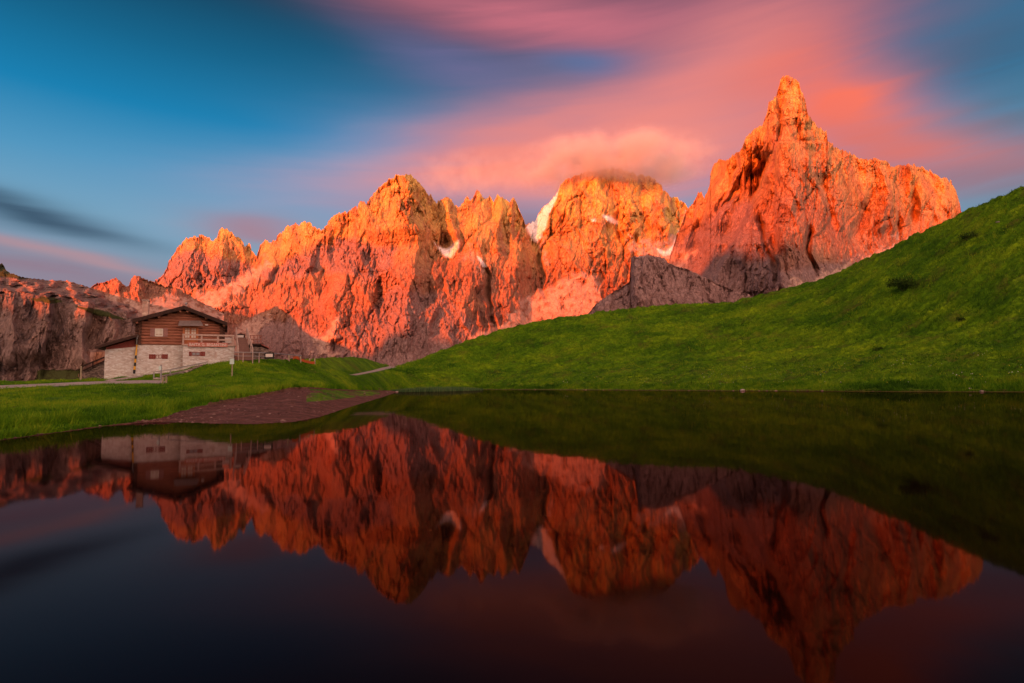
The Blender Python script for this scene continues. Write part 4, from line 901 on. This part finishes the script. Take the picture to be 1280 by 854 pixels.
# straight line on the map between solid ends keeps the wall from wandering
def between(a, b, n): return [Vector((a.x + (b.x - a.x) * t, a.y + (b.y - a.y) * t, 0)) for t in np.linspace(0, 1, n)]
EA = foot(204, 473.2) or P(204, 473, 50); EB = P(281, 455.5, 56)
line = between(EA, EB, 60)
for q in line: q.z = gz(q.x, q.y)
dw = tag(empty('retaining_wall', (0, 0, 0)), 'low dry stone wall climbing the grass in front of the hut', 'wall')
mb = MB(); dn = (EB - EA); dn.z = 0; dn.normalize(); nn = Vector((-dn.y, dn.x, 0))
def slope_z(t): 
    return EA.z + (EB.z - EA.z) * t
M2 = MB()
for i, q in enumerate(line[:-1]):
    t = i / 59; tgt = P(204 + 77 * t, 470.2 - (470.2 - 452.9) * t, q.y).z
    hgt = max(.12, tgt - q.z)
    nrow = 2 if hgt > .2 else 1
    for k in range(nrow):
        w = random.uniform(.12, .2); s = random.uniform(.8, 1); M = Matrix.Translation(q + Vector((0, 0, hgt * (k + .5) / nrow))) @ Matrix.Rotation(math.atan2(dn.y, dn.x) + random.uniform(-.15, .15), 4, 'Z') @ Matrix.Rotation(random.uniform(-.12, .12), 4, 'Y')
        (M2 if random.random() < .35 else mb).box(-w, w, -.16 * s - random.uniform(0, .06), .2, -hgt / nrow * .5, hgt / nrow * .46, M)
mb.build('dark_stones', M_STONED, dw, .02); M2.build('light_stones', M_STONEW, dw, .02)
x = MB()
for i in range(0, 54, 6):
    t = i / 59; t2 = min(1, (i + 6) / 59); q = line[i]; q2 = line[min(59, i + 6)]
    x.bar(P(204 + 77 * t, 469.7 - 17.3 * t, q.y) - nn * .05, P(204 + 77 * t2, 469.7 - 17.3 * t2, q2.y) - nn * .05, .3, .07)
x.build('capping', M_TIN, dw)
hr = tag(empty('handrail', (0, 0, 0)), 'long grey metal handrail along the low wall in front of the hut', 'railing')
x = MB(); x.tube(P(192.5, 465, EA.y - .5), P(213, 462.2, EA.y), .035); x.tube(P(213, 462.2, EA.y), P(280, 448.2, EB.y), .04); x.tube(P(280, 448.2, EB.y), P(295, 444.8, EB.y + .7), .04); x.build('top_rail', M_METAL, hr)
for px, yt in ((192.5, 464.5), (213, 462), (248.5, 454.5), (279.5, 447.8)):
    t = max(0, (px - 204) / 77); D = EA.y + (EB.y - EA.y) * t if px > 200 else EA.y - .5; q = P(px, yt, D); g = gz(q.x, q.y)
    MB().tube((q.x, q.y, g - .1), q, .045).build('rail_post', M_METAL, hr)
# sign posts
p, h = stand(201, 476.5, 456, 48); sgp = tag(empty('trail_post', p), 'tall grey post with small pale plate at the lower end of the handrail', 'post')
MB().tube((0, 0, -.1), (0, 0, h), .06).build('post', M_METAL, sgp); MB().box(-.13, .05, -.1, -.062, h - .42, h - .12).build('plate', M_PANEL, sgp)
p, h = stand(290, 470.5, 449.5, 47); sg = tag(empty('meadow_sign', p), 'thin pale post with small pale green panel alone in the meadow', 'sign')
MB().tube((0, 0, -.1), (0, 0, h - .3), .045).build('post', M_POSTW, sg); MB().box(-.17, .17, -.075, -.047, h - .36, h + .06).build('panel', M_PANEL, sg, .01)
x = MB()
for px in (203.5, 207.8):
    p, h = stand(px, 480 if px < 206 else 479, 471, 46); x.bar((p.x, p.y, p.z - .1), (p.x, p.y, p.z + h), .09)
    if px > 206: x.bar((q.x, q.y, q.z + hq * .8), (p.x, p.y, p.z + h * .8), .05)
    q, hq = p, h
tag(x.build('wooden_gate', M_POSTW), 'two short weathered posts joined by a bar at the end of the gravel road', 'posts')

# rail fence to the right of the steps with sign and orange netting
rf_ = tag(empty('rail_fence', (0, 0, 0)), 'thin metal rail fence running from the steps to the knoll', 'fence')
DF = 51.6
x = MB()
fp = [(293, 440.2, DF), (304, 440.6, DF + .2), (316, 440.6, DF + .6), (333, 441.2, DF + 1.6), (350, 442.4, DF + 3.6), (361, 443.4, DF + 5), (377, 444.6, DF + 7)]
for a, b in zip(fp, fp[1:]): x.tube(P(*a), P(*b), .04)
for a, b in zip(fp[:4], fp[1:4]): x.tube(P(a[0], a[1] + 4.6, a[2]), P(b[0], b[1] + 4.6, b[2]), .025)
x.build('rail', M_METAL, rf_)
for a in (fp[1], fp[2], (324, 440.9, DF + 1.1)):
    q = P(*a); MB().tube((q.x, q.y, min(gz(q.x, q.y) - .1, q.z - .4)), q, .045).build('rail_post', M_RAIL, rf_)
p = P(337, 441.2, DF + 1.6); sgn = tag(empty('black_sign', P(337, 448, DF + 1.6)), 'black framed sign with white panel hanging on the rail fence', 'sign')
zc = P(337, 444.6, DF + 1.6).z - P(337, 448, DF + 1.6).z
MB().box(-.44, .44, -.11, -.06, zc - .3, zc + .27).build('board', M_BLACK, sgn); MB().box(-.33, .33, -.125, -.112, zc - .14, zc + .16).build('panel', M_WHITE, sgn)
loc = {}
for px, yf, yt, lab in ((361.2, 452, 444.0, 'leftmost of the wooden posts on the knoll where the rail fence ends'), (375.8, 453, 444.8, 'wooden post left of the orange netting fold on the knoll'), (387, 454.6, 448, 'short wooden post in the middle of the orange netting'), (393.4, 455.6, 448.0, 'rightmost wooden post at the end of the orange netting')):
    p, h = stand(px, yf, yt, 62); loc[px] = (p, h)
    o = MB(); o.bar((0, 0, -.1), (0, 0, h), .13); o = tag(o.build('fence_post', M_POSTW, None, .015), lab, 'post', 'wooden posts on the knoll'); o.location = p
def net(name, lab, pts, hgt, sag=.1):
    bm = bmesh.new(); rows = []
    for i, p in enumerate(pts): rows.append([bm.verts.new((p.x, p.y + .04 * math.sin(i * 1.7), p.z + hgt * k / 3 + .02 * math.sin(i * 2.3 + k))) for k in range(4)])
    for a, b in zip(rows, rows[1:]):
        for k in range(3): bm.faces.new((a[k], b[k], b[k + 1], a[k + 1]))
    x = MB(); x.bm.free(); x.bm = bm; o = tag(x.build(name, M_ORANGE), lab, 'net'); sm = o.modifiers.new('s', 'SOLIDIFY'); sm.thickness = .02
def interp_pts(a, b, n): return [Vector((a.x + (b.x - a.x) * t, a.y + (b.y - a.y) * t - .1, 0)) for t in np.linspace(0, 1, n)]
pa = interp_pts(loc[361.2][0], loc[393.4][0], 14)
for q in pa: q.z = gz(q.x, q.y) + .08
net('orange_netting', 'orange safety netting between the wooden posts on the knoll', pa[2:], .28)
qa = interp_pts(P(328, 450, 61), P(343, 450, 62), 7)
for q in qa: q.z = gz(q.x, q.y) - .02
net('orange_netting', 'small strip of orange netting in the grass under the black sign', qa, .16)

# ------------------------------------------------------------------ vegetation
def leaf_mat(name, cols, rough=.8):
    m, nt, b = mat(name); N = nt.nodes; L = nt.links
    b.inputs['Roughness'].default_value = rough; b.inputs['Specular IOR Level'].default_value = .1
    at = N.new('ShaderNodeAttribute'); at.attribute_name = 'tone'; rp = N.new('ShaderNodeValToRGB')
    while len(rp.color_ramp.elements) < len(cols): rp.color_ramp.elements.new(.5)
    for i, (e, c) in enumerate(zip(rp.color_ramp.elements, cols)): e.position = i / (len(cols) - 1); e.color = (*c, 1)
    L.new(at.outputs['Fac'], rp.inputs[0]); L.new(rp.outputs[0], b.inputs['Base Color']); return m
def tris(name, V, tone, m):
    """V: (n, 3, 3) triangles"""
    n = len(V); me = bpy.data.meshes.new(name)
    me.vertices.add(n * 3); me.vertices.foreach_set('co', V.reshape(-1).astype(np.float32))
    me.loops.add(n * 3); me.loops.foreach_set('vertex_index', np.arange(n * 3, dtype=np.int32))
    me.polygons.add(n); me.polygons.foreach_set('loop_start', (np.arange(n) * 3).astype(np.int32)); me.polygons.foreach_set('loop_total', np.full(n, 3, np.int32))
    me.update(calc_edges=True)
    a = me.attributes.new('tone', 'FLOAT', 'POINT'); a.data.foreach_set('value', np.repeat(tone, 3).astype(np.float32))
    return link(name, me, m)
def blades(pos, h, w, lean, tone):
    n = len(pos); t = rng.uniform(0, 2 * np.pi, n); l = rng.uniform(0, 2 * np.pi, n)
    side = np.stack([np.cos(t), np.sin(t), 0 * t], -1) * w[:, None] / 2
    tip = pos + np.stack([np.cos(l) * lean * h, np.sin(l) * lean * h, h], -1)
    return np.stack([pos - side, pos + side, tip], 1), tone
M_BLADE = leaf_mat('grass_blades', [(.022, .075, .003), (.06, .165, .004), (.12, .25, .006), (.24, .32, .015)])
def scatter(n, x0, x1, s0, s1, pw=1.0):
    ci = np.searchsorted(gpx, rng.uniform(x0, x1, n)); 
    col_S = gS[:, gpx.size // 2]
    r0, r1 = np.searchsorted(col_S, s0), np.searchsorted(col_S, s1) - 2
    f = r0 + (r1 - r0) * rng.uniform(0, 1, n) ** pw; ri = f.astype(int); fr = (f - ri)[:, None]
    fc = rng.uniform(0, 1, n)[:, None]; ci = np.clip(ci, 0, gpx.size - 2)
    p = (gV[ri, ci] * (1 - fc) + gV[ri, ci + 1] * fc) * (1 - fr) + (gV[ri + 1, ci] * (1 - fc) + gV[ri + 1, ci + 1] * fc) * fr
    return p, gA[ri, ci, 0]
def make_grass():
    V = []; T = []
    for n, x0, x1, s0, s1, hh, ww, pw in ((150000, -60, 480, 4.0, 5.0, .15, .035, 1.3), (70000, -60, 400, 5.0, 6.0, .13, .05, 1), (26000, -60, 470, 3.9, 4.14, .30, .045, 1), (100000, 480, 1340, 4.0, 5.0, .24, .075, 1.1), (100000, 480, 1340, 5.0, 6.03, .32, .10, 1), (22000, 560, 1340, 3.95, 4.12, .36, .08, 1), (20000, -60, 262, 2.3, 4.1, .2, .04, 1), (9000, 560, 1340, 2.5, 4.0, .2, .06, 1)):
        p, mud = scatter(n, x0, x1, s0, s1, pw)
        k = fbm(p[:, 0] / 1.3, p[:, 1] / 1.6, 3, .6, 201); k2 = fbm(p[:, 0] / 9, p[:, 1] / 9, 3, .5, 203)
        keep = (mud < .5) & (rng.uniform(0, 1, n) < .45 + 1.4 * k + .5)
        p = p[keep]; k = k[keep]; k2 = k2[keep]; h = hh * rng.uniform(.4, 1.25, len(p)) * (1 + 1.6 * np.clip(k, -.3, .6)); w = ww * rng.uniform(.6, 1.3, len(p))
        p[:, 2] -= .02
        # keep the road and paths clear
        a = p[:, 0] / p[:, 1]
        v, t = blades(p, h, w, rng.uniform(.1, .8, len(p)), np.clip(.45 + .9 * k2 + .7 * k + rng.normal(0, .17, len(p)), 0, 1))
        V.append(v); T.append(t)
    V = np.concatenate(V); T = np.concatenate(T)
    # drop blades that stand on the gravel or inside the hut walls
    c = V[:, 0]; d = np.stack([c[:, 0] / c[:, 1], (c[:, 2] + .02 - CAMH) / c[:, 1]], -1)
    # back to photo coordinates
    wx = c[:, 0]; wy = c[:, 1]; wz = c[:, 2] + .02 - CAMH
    fx = wx * RR.x + wy * RR.y + wz * RR.z; fy = wx * UU.x + wy * UU.y + wz * UU.z; ff = wx * F0.x + wy * F0.y + wz * F0.z
    sx = 640 + FPX * fx / ff; sy = 427 - FPX * fy / ff
    road = inpoly([(-60, 484), (0, 482.3), (60, 480), (100, 478), (140, 476.8), (175, 475.8), (206, 476), (206, 479), (198, 480), (175, 480), (140, 480.6), (100, 482), (60, 484), (0, 486.6), (-60, 489)], sx, sy) & (wy < 70)
    road |= inpoly([(128, 475.8), (145, 474), (160, 471.8), (172, 469.5), (180, 470.8), (166, 473.4), (152, 475.5), (138, 477.2)], sx, sy) & (wy < 70)
    road |= inpoly([(434, 469), (450, 466.4), (465, 463.2), (478, 459.6), (490, 457), (497, 459.6), (485, 462), (472, 465), (458, 467.8), (446, 470)], sx, sy)
    hu = (wx - HUT.x) * ax_u.x + (wy - HUT.y) * ax_u.y; hv = (wx - HUT.x) * ax_v.x + (wy - HUT.y) * ax_v.y
    road |= (hv > TV - .1) & (hu > ll - .1) & (hu < 9) & (hv < 9)
    V = V[~road]; T = T[~road]
    o = tris('grass', V, T, M_BLADE); o['kind'] = 'stuff'; tag(o, 'short green alpine grass growing on the meadow and the hillside', 'grass')
make_grass()
# reeds in the shallow water at the foot of the path
def reeds():
    n = 5200; x = rng.uniform(486, 604, n); y = rng.uniform(0, 1, n)
    D = 100 + (x - 486) / 118 * 6 - 3 + rng.uniform(-5, 4, n) * (1 - ((x - 545) / 62) ** 2).clip(.05, 1)
    a, e = ray(x, 487); X = a * D
    h = rng.uniform(.45, 1.0, n) * (1 - .55 * np.abs((x - 545) / 62) ** 2)
    v, t = blades(np.stack([X, D, 0 * D - .05], -1), h, rng.uniform(.05, .11, n), rng.uniform(.02, .16, n), rng.uniform(0, 1, n))
    o = tris('reeds', v, t, leaf_mat('reed_leaves', [(.035, .085, .03), (.07, .14, .05), (.13, .19, .07)])); o['kind'] = 'stuff'
    tag(o, 'patch of upright grey green reeds in the water at the foot of the hill path', 'reeds')
reeds()
M_BUSH = leaf_mat('bush_leaves', [(.012, .03, .006), (.03, .065, .008), (.06, .10, .012)])
M_STEM = simple('stem', (.10, .06, .04), .9)
def bush(px, py, wpx, hpx, lab, D=None, n=1600):
    p = gpt(px, py) if D is None else P(px, py, D)
    if p is None: return
    k = p.y / FPX; rx = wpx * k / 2; rz = hpx * k
    root = tag(empty('juniper_bush', p - Vector((0, 0, .05))), lab, 'bush')
    C = []
    for i_ in range(11):
        t = i_ * 2.4 + random.uniform(-.3, .3); rr_ = random.uniform(.15, .95); C.append((rx * rr_ * math.cos(t), rx * .8 * rr_ * math.sin(t), rz * random.uniform(.25, .62), random.uniform(.25, .42)))
    V = []
    for _ in range(n):
        c = random.choice(C); th = random.uniform(0, 2 * math.pi); ph = math.acos(random.uniform(-.5, 1)); q = random.uniform(.5, 1.08) * c[3]
        o = np.array([c[0] + q * rx * 1.2 * math.sin(ph) * math.cos(th), c[1] + q * rx * math.sin(ph) * math.sin(th), max(.02, c[2] + q * rz * 1.1 * math.cos(ph))])
        s = random.uniform(.05, .11) * (1 if rx > 1 else .6); d = rng.normal(0, 1, (3, 3)); V.append(o + d * s)
    tris('foliage', np.array(V), rng.uniform(0, 1, len(V)), M_BUSH).parent = root
    x = MB()
    for c in C[:6]: x.tube((c[0] * .1, c[1] * .1, -.1), (c[0], c[1], c[2]), .03, .012, 6)
    x.build('stems', M_STEM, root)
bush(1130, 364, 44, 19, 'large dark juniper bush on the upper grassy slope under the red wall', n=3000)
bush(1212, 300, 22, 11, 'small dark juniper bush high on the right slope near the skyline', n=900)
bush(1200, 402, 15, 7, 'tiny dark bush in the grass on the lower part of the right slope', n=400)
bush(647, 408, 8, 5, 'tiny dark shrub on the skyline of the green hill below the pale scree', n=260)
bush(1098, 438, 10, 5, 'tiny dark bush halfway up the slope above the pond', n=300)
# loose stones along the pond
def stone(px, py, s, lab, flat=.5, mt=None):
    p = gpt(px, py)
    if p is None: return
    bm = bmesh.new(); bmesh.ops.create_icosphere(bm, subdivisions=2, radius=1)
    for v in bm.verts:
        f = 1 + .35 * pn(np.array([v.co.x * 1.3 + px]), np.array([v.co.y * 1.3 + v.co.z * 2.1]), 5)[0]
        v.co = Vector((v.co.x * s * f * 1.4, v.co.y * s * f, v.co.z * s * f * flat))
    x = MB(); x.bm.free(); x.bm = bm; o = tag(x.build('stone', mt or M_STONEW), lab, 'stone', 'loose stones by the pond'); o.location = p + Vector((0, 0, s * flat * .4)); o.rotation_euler = (0, 0, px)
stone(36, 550, .13, 'flat pale stone on the dark mud at the far left of the shore', .35)
stone(928, 488.5, .28, 'pale stone on the shoreline below the large bush'); stone(1227, 489.3, .13, 'small pale stone at the right end of the far shoreline')
stone(496, 490, .2, 'pale stone at the tip of the muddy spit', .5); stone(196, 474.8, .22, 'brown stone lying beside the gravel road near the low wall', .6)
stone(1212, 486, .12, 'small pale stone in the grass just above the right shoreline'); stone(1247, 278, .22, 'lone pale stone high on the right slope')

# ------------------------------------------------------------------ cloud caught on the summits
def cloud(px, py, D, rx, ry, rz, dens, lab, seed):
    c = P(px, py, D); bm = bmesh.new(); bmesh.ops.create_icosphere(bm, subdivisions=3, radius=1)
    x = MB(); x.bm.free(); x.bm = bm
    m = bpy.data.materials.new('cloud_vapour'); m.use_nodes = True; nt = m.node_tree; N = nt.nodes; L = nt.links; N.clear()
    out = N.new('ShaderNodeOutputMaterial'); pv = N.new('ShaderNodeVolumePrincipled'); pv.inputs['Color'].default_value = (.97, .95, .95, 1); L.new(pv.outputs[0], out.inputs['Volume'])
    tc = N.new('ShaderNodeTexCoord'); ln = N.new('ShaderNodeVectorMath'); ln.operation = 'LENGTH'; L.new(tc.outputs['Object'], ln.inputs[0])
    mr = N.new('ShaderNodeMapRange'); mr.interpolation_type = 'SMOOTHSTEP'; mr.inputs[1].default_value = 1.0; mr.inputs[2].default_value = .25; L.new(ln.outputs['Value'], mr.inputs[0])
    mp = N.new('ShaderNodeMapping'); mp.inputs['Location'].default_value = (seed, seed * 2, 0); mp.inputs['Scale'].default_value = (2.9, 2.0, .9); L.new(tc.outputs['Object'], mp.inputs[0])
    nz = N.new('ShaderNodeTexNoise'); nz.inputs['Scale'].default_value = 1.4; nz.inputs['Detail'].default_value = 3; L.new(mp.outputs[0], nz.inputs[0])
    m2 = N.new('ShaderNodeMapRange'); m2.inputs[1].default_value = .40; m2.inputs[2].default_value = .72; L.new(nz.outputs[0], m2.inputs[0])
    a = N.new('ShaderNodeMath'); a.operation = 'MULTIPLY'; L.new(mr.outputs[0], a.inputs[0]); L.new(m2.outputs[0], a.inputs[1])
    b = N.new('ShaderNodeMath'); b.operation = 'MULTIPLY'; L.new(a.outputs[0], b.inputs[0]); b.inputs[1].default_value = dens; L.new(b.outputs[0], pv.inputs['Density'])
    o = x.build('cloud', m); o.location = c; k = D / FPX; o.scale = (rx * k, ry, rz * k); o.rotation_euler = (0, 0, -math.atan(c.x / c.y)); o['kind'] = 'stuff'
    tag(o, lab, 'cloud')
cloud(760, 208, 2800, 150, 440, 31, .026, 'salmon cloud wrapped around the flat summit in the middle', 3.0)
cloud(585, 222, 2620, 90, 300, 30, .004, 'thin pink cloud drifting behind the pointed peak on the left', 7.0)

# pebbles on the muddy spit and along the waterline; small meadow flowers
def pebbles():
    P_ = []; T = []
    for n, x0, x1, s0, s1 in ((1900, 170, 492, 2.0, 3.2), (150, -60, 150, 2.2, 3.3), (500, 560, 1340, 2.0, 3.3)):
        p, mud = scatter(n, x0, x1, s0, s1); P_.append(p)
    p = np.concatenate(P_); n = len(p); s = .015 + .07 * rng.uniform(0, 1, n) ** 6; s *= 1 + (p[:, 1] > 60) * .8
    o6 = np.array([[1, 0, 0], [0, 1, 0], [-1, 0, 0], [0, -1, 0], [0, 0, .6]], float)
    V = []
    jit = 1 + rng.uniform(-.35, .35, (n, 5, 1))
    q = p[:, None] + o6[None] * jit * s[:, None, None] * np.array([1.3, 1, .9])
    for a, b in ((0, 1), (1, 2), (2, 3), (3, 0)): V.append(np.stack([q[:, a], q[:, b], q[:, 4]], 1))
    t = rng.uniform(0, 1, n); o = tris('pebbles', np.concatenate(V), np.tile(t, 4), leaf_mat('pebble_stone', [(.07, .03, .026), (.15, .07, .06), (.34, .21, .18)])); o['kind'] = 'stuff'
    tag(o, 'small pebbles scattered on the reddish mud and along the waterline', 'pebbles')
pebbles()
def flowers():
    p, mud = scatter(520, 700, 1340, 4.02, 4.5); n = len(p); k = fbm(p[:, 0] / 4, p[:, 1] / 4, 2, .5, 301); p = p[k > .12]; n = len(p)
    p = p + np.array([0, 0, .28]); r_ = rng.uniform(.025, .05, n)[:, None]
    a = p + np.stack([-r_[:, 0], 0 * r_[:, 0], 0 * r_[:, 0]], -1); b = p + np.stack([r_[:, 0], 0 * r_[:, 0], 0 * r_[:, 0]], -1); c = p + np.stack([0 * r_[:, 0], r_[:, 0], r_[:, 0] * 1.6], -1)
    o = tris('wildflowers', np.stack([a, b, c], 1), (rng.uniform(0, 1, n) > .45).astype(float), leaf_mat('petals', [(.75, .6, .05), (.75, .75, .68)])); o['kind'] = 'stuff'
    tag(o, 'tiny white and yellow flowers in the grass at the foot of the right slope', 'flowers')
flowers()
def herbs():
    """darker herb clumps among the grass of the slope"""
    p, mud = scatter(900, 520, 1340, 4.05, 5.9); k = fbm(p[:, 0] / 9, p[:, 1] / 7, 3, .6, 311); p = p[k > .05]
    V = []; T = []
    for c in p:
        m_ = random.randint(10, 24); s = random.uniform(.12, .42)
        o = rng.normal(0, 1, (m_, 3)) * np.array([s, s * .7, s * .28]) + c + np.array([0, 0, s * .4]); d = rng.normal(0, 1, (m_, 3, 3)) * random.uniform(.05, .09)
        V.append(o[:, None] + d); T.append(rng.uniform(0, 1, m_))
    o = tris('herbs', np.concatenate(V), np.concatenate(T), leaf_mat('herb_leaves', [(.015, .05, .006), (.035, .10, .008), (.08, .17, .012)])); o['kind'] = 'stuff'
    tag(o, 'dark low herb clumps dotted over the grassy slope', 'herbs')
herbs()
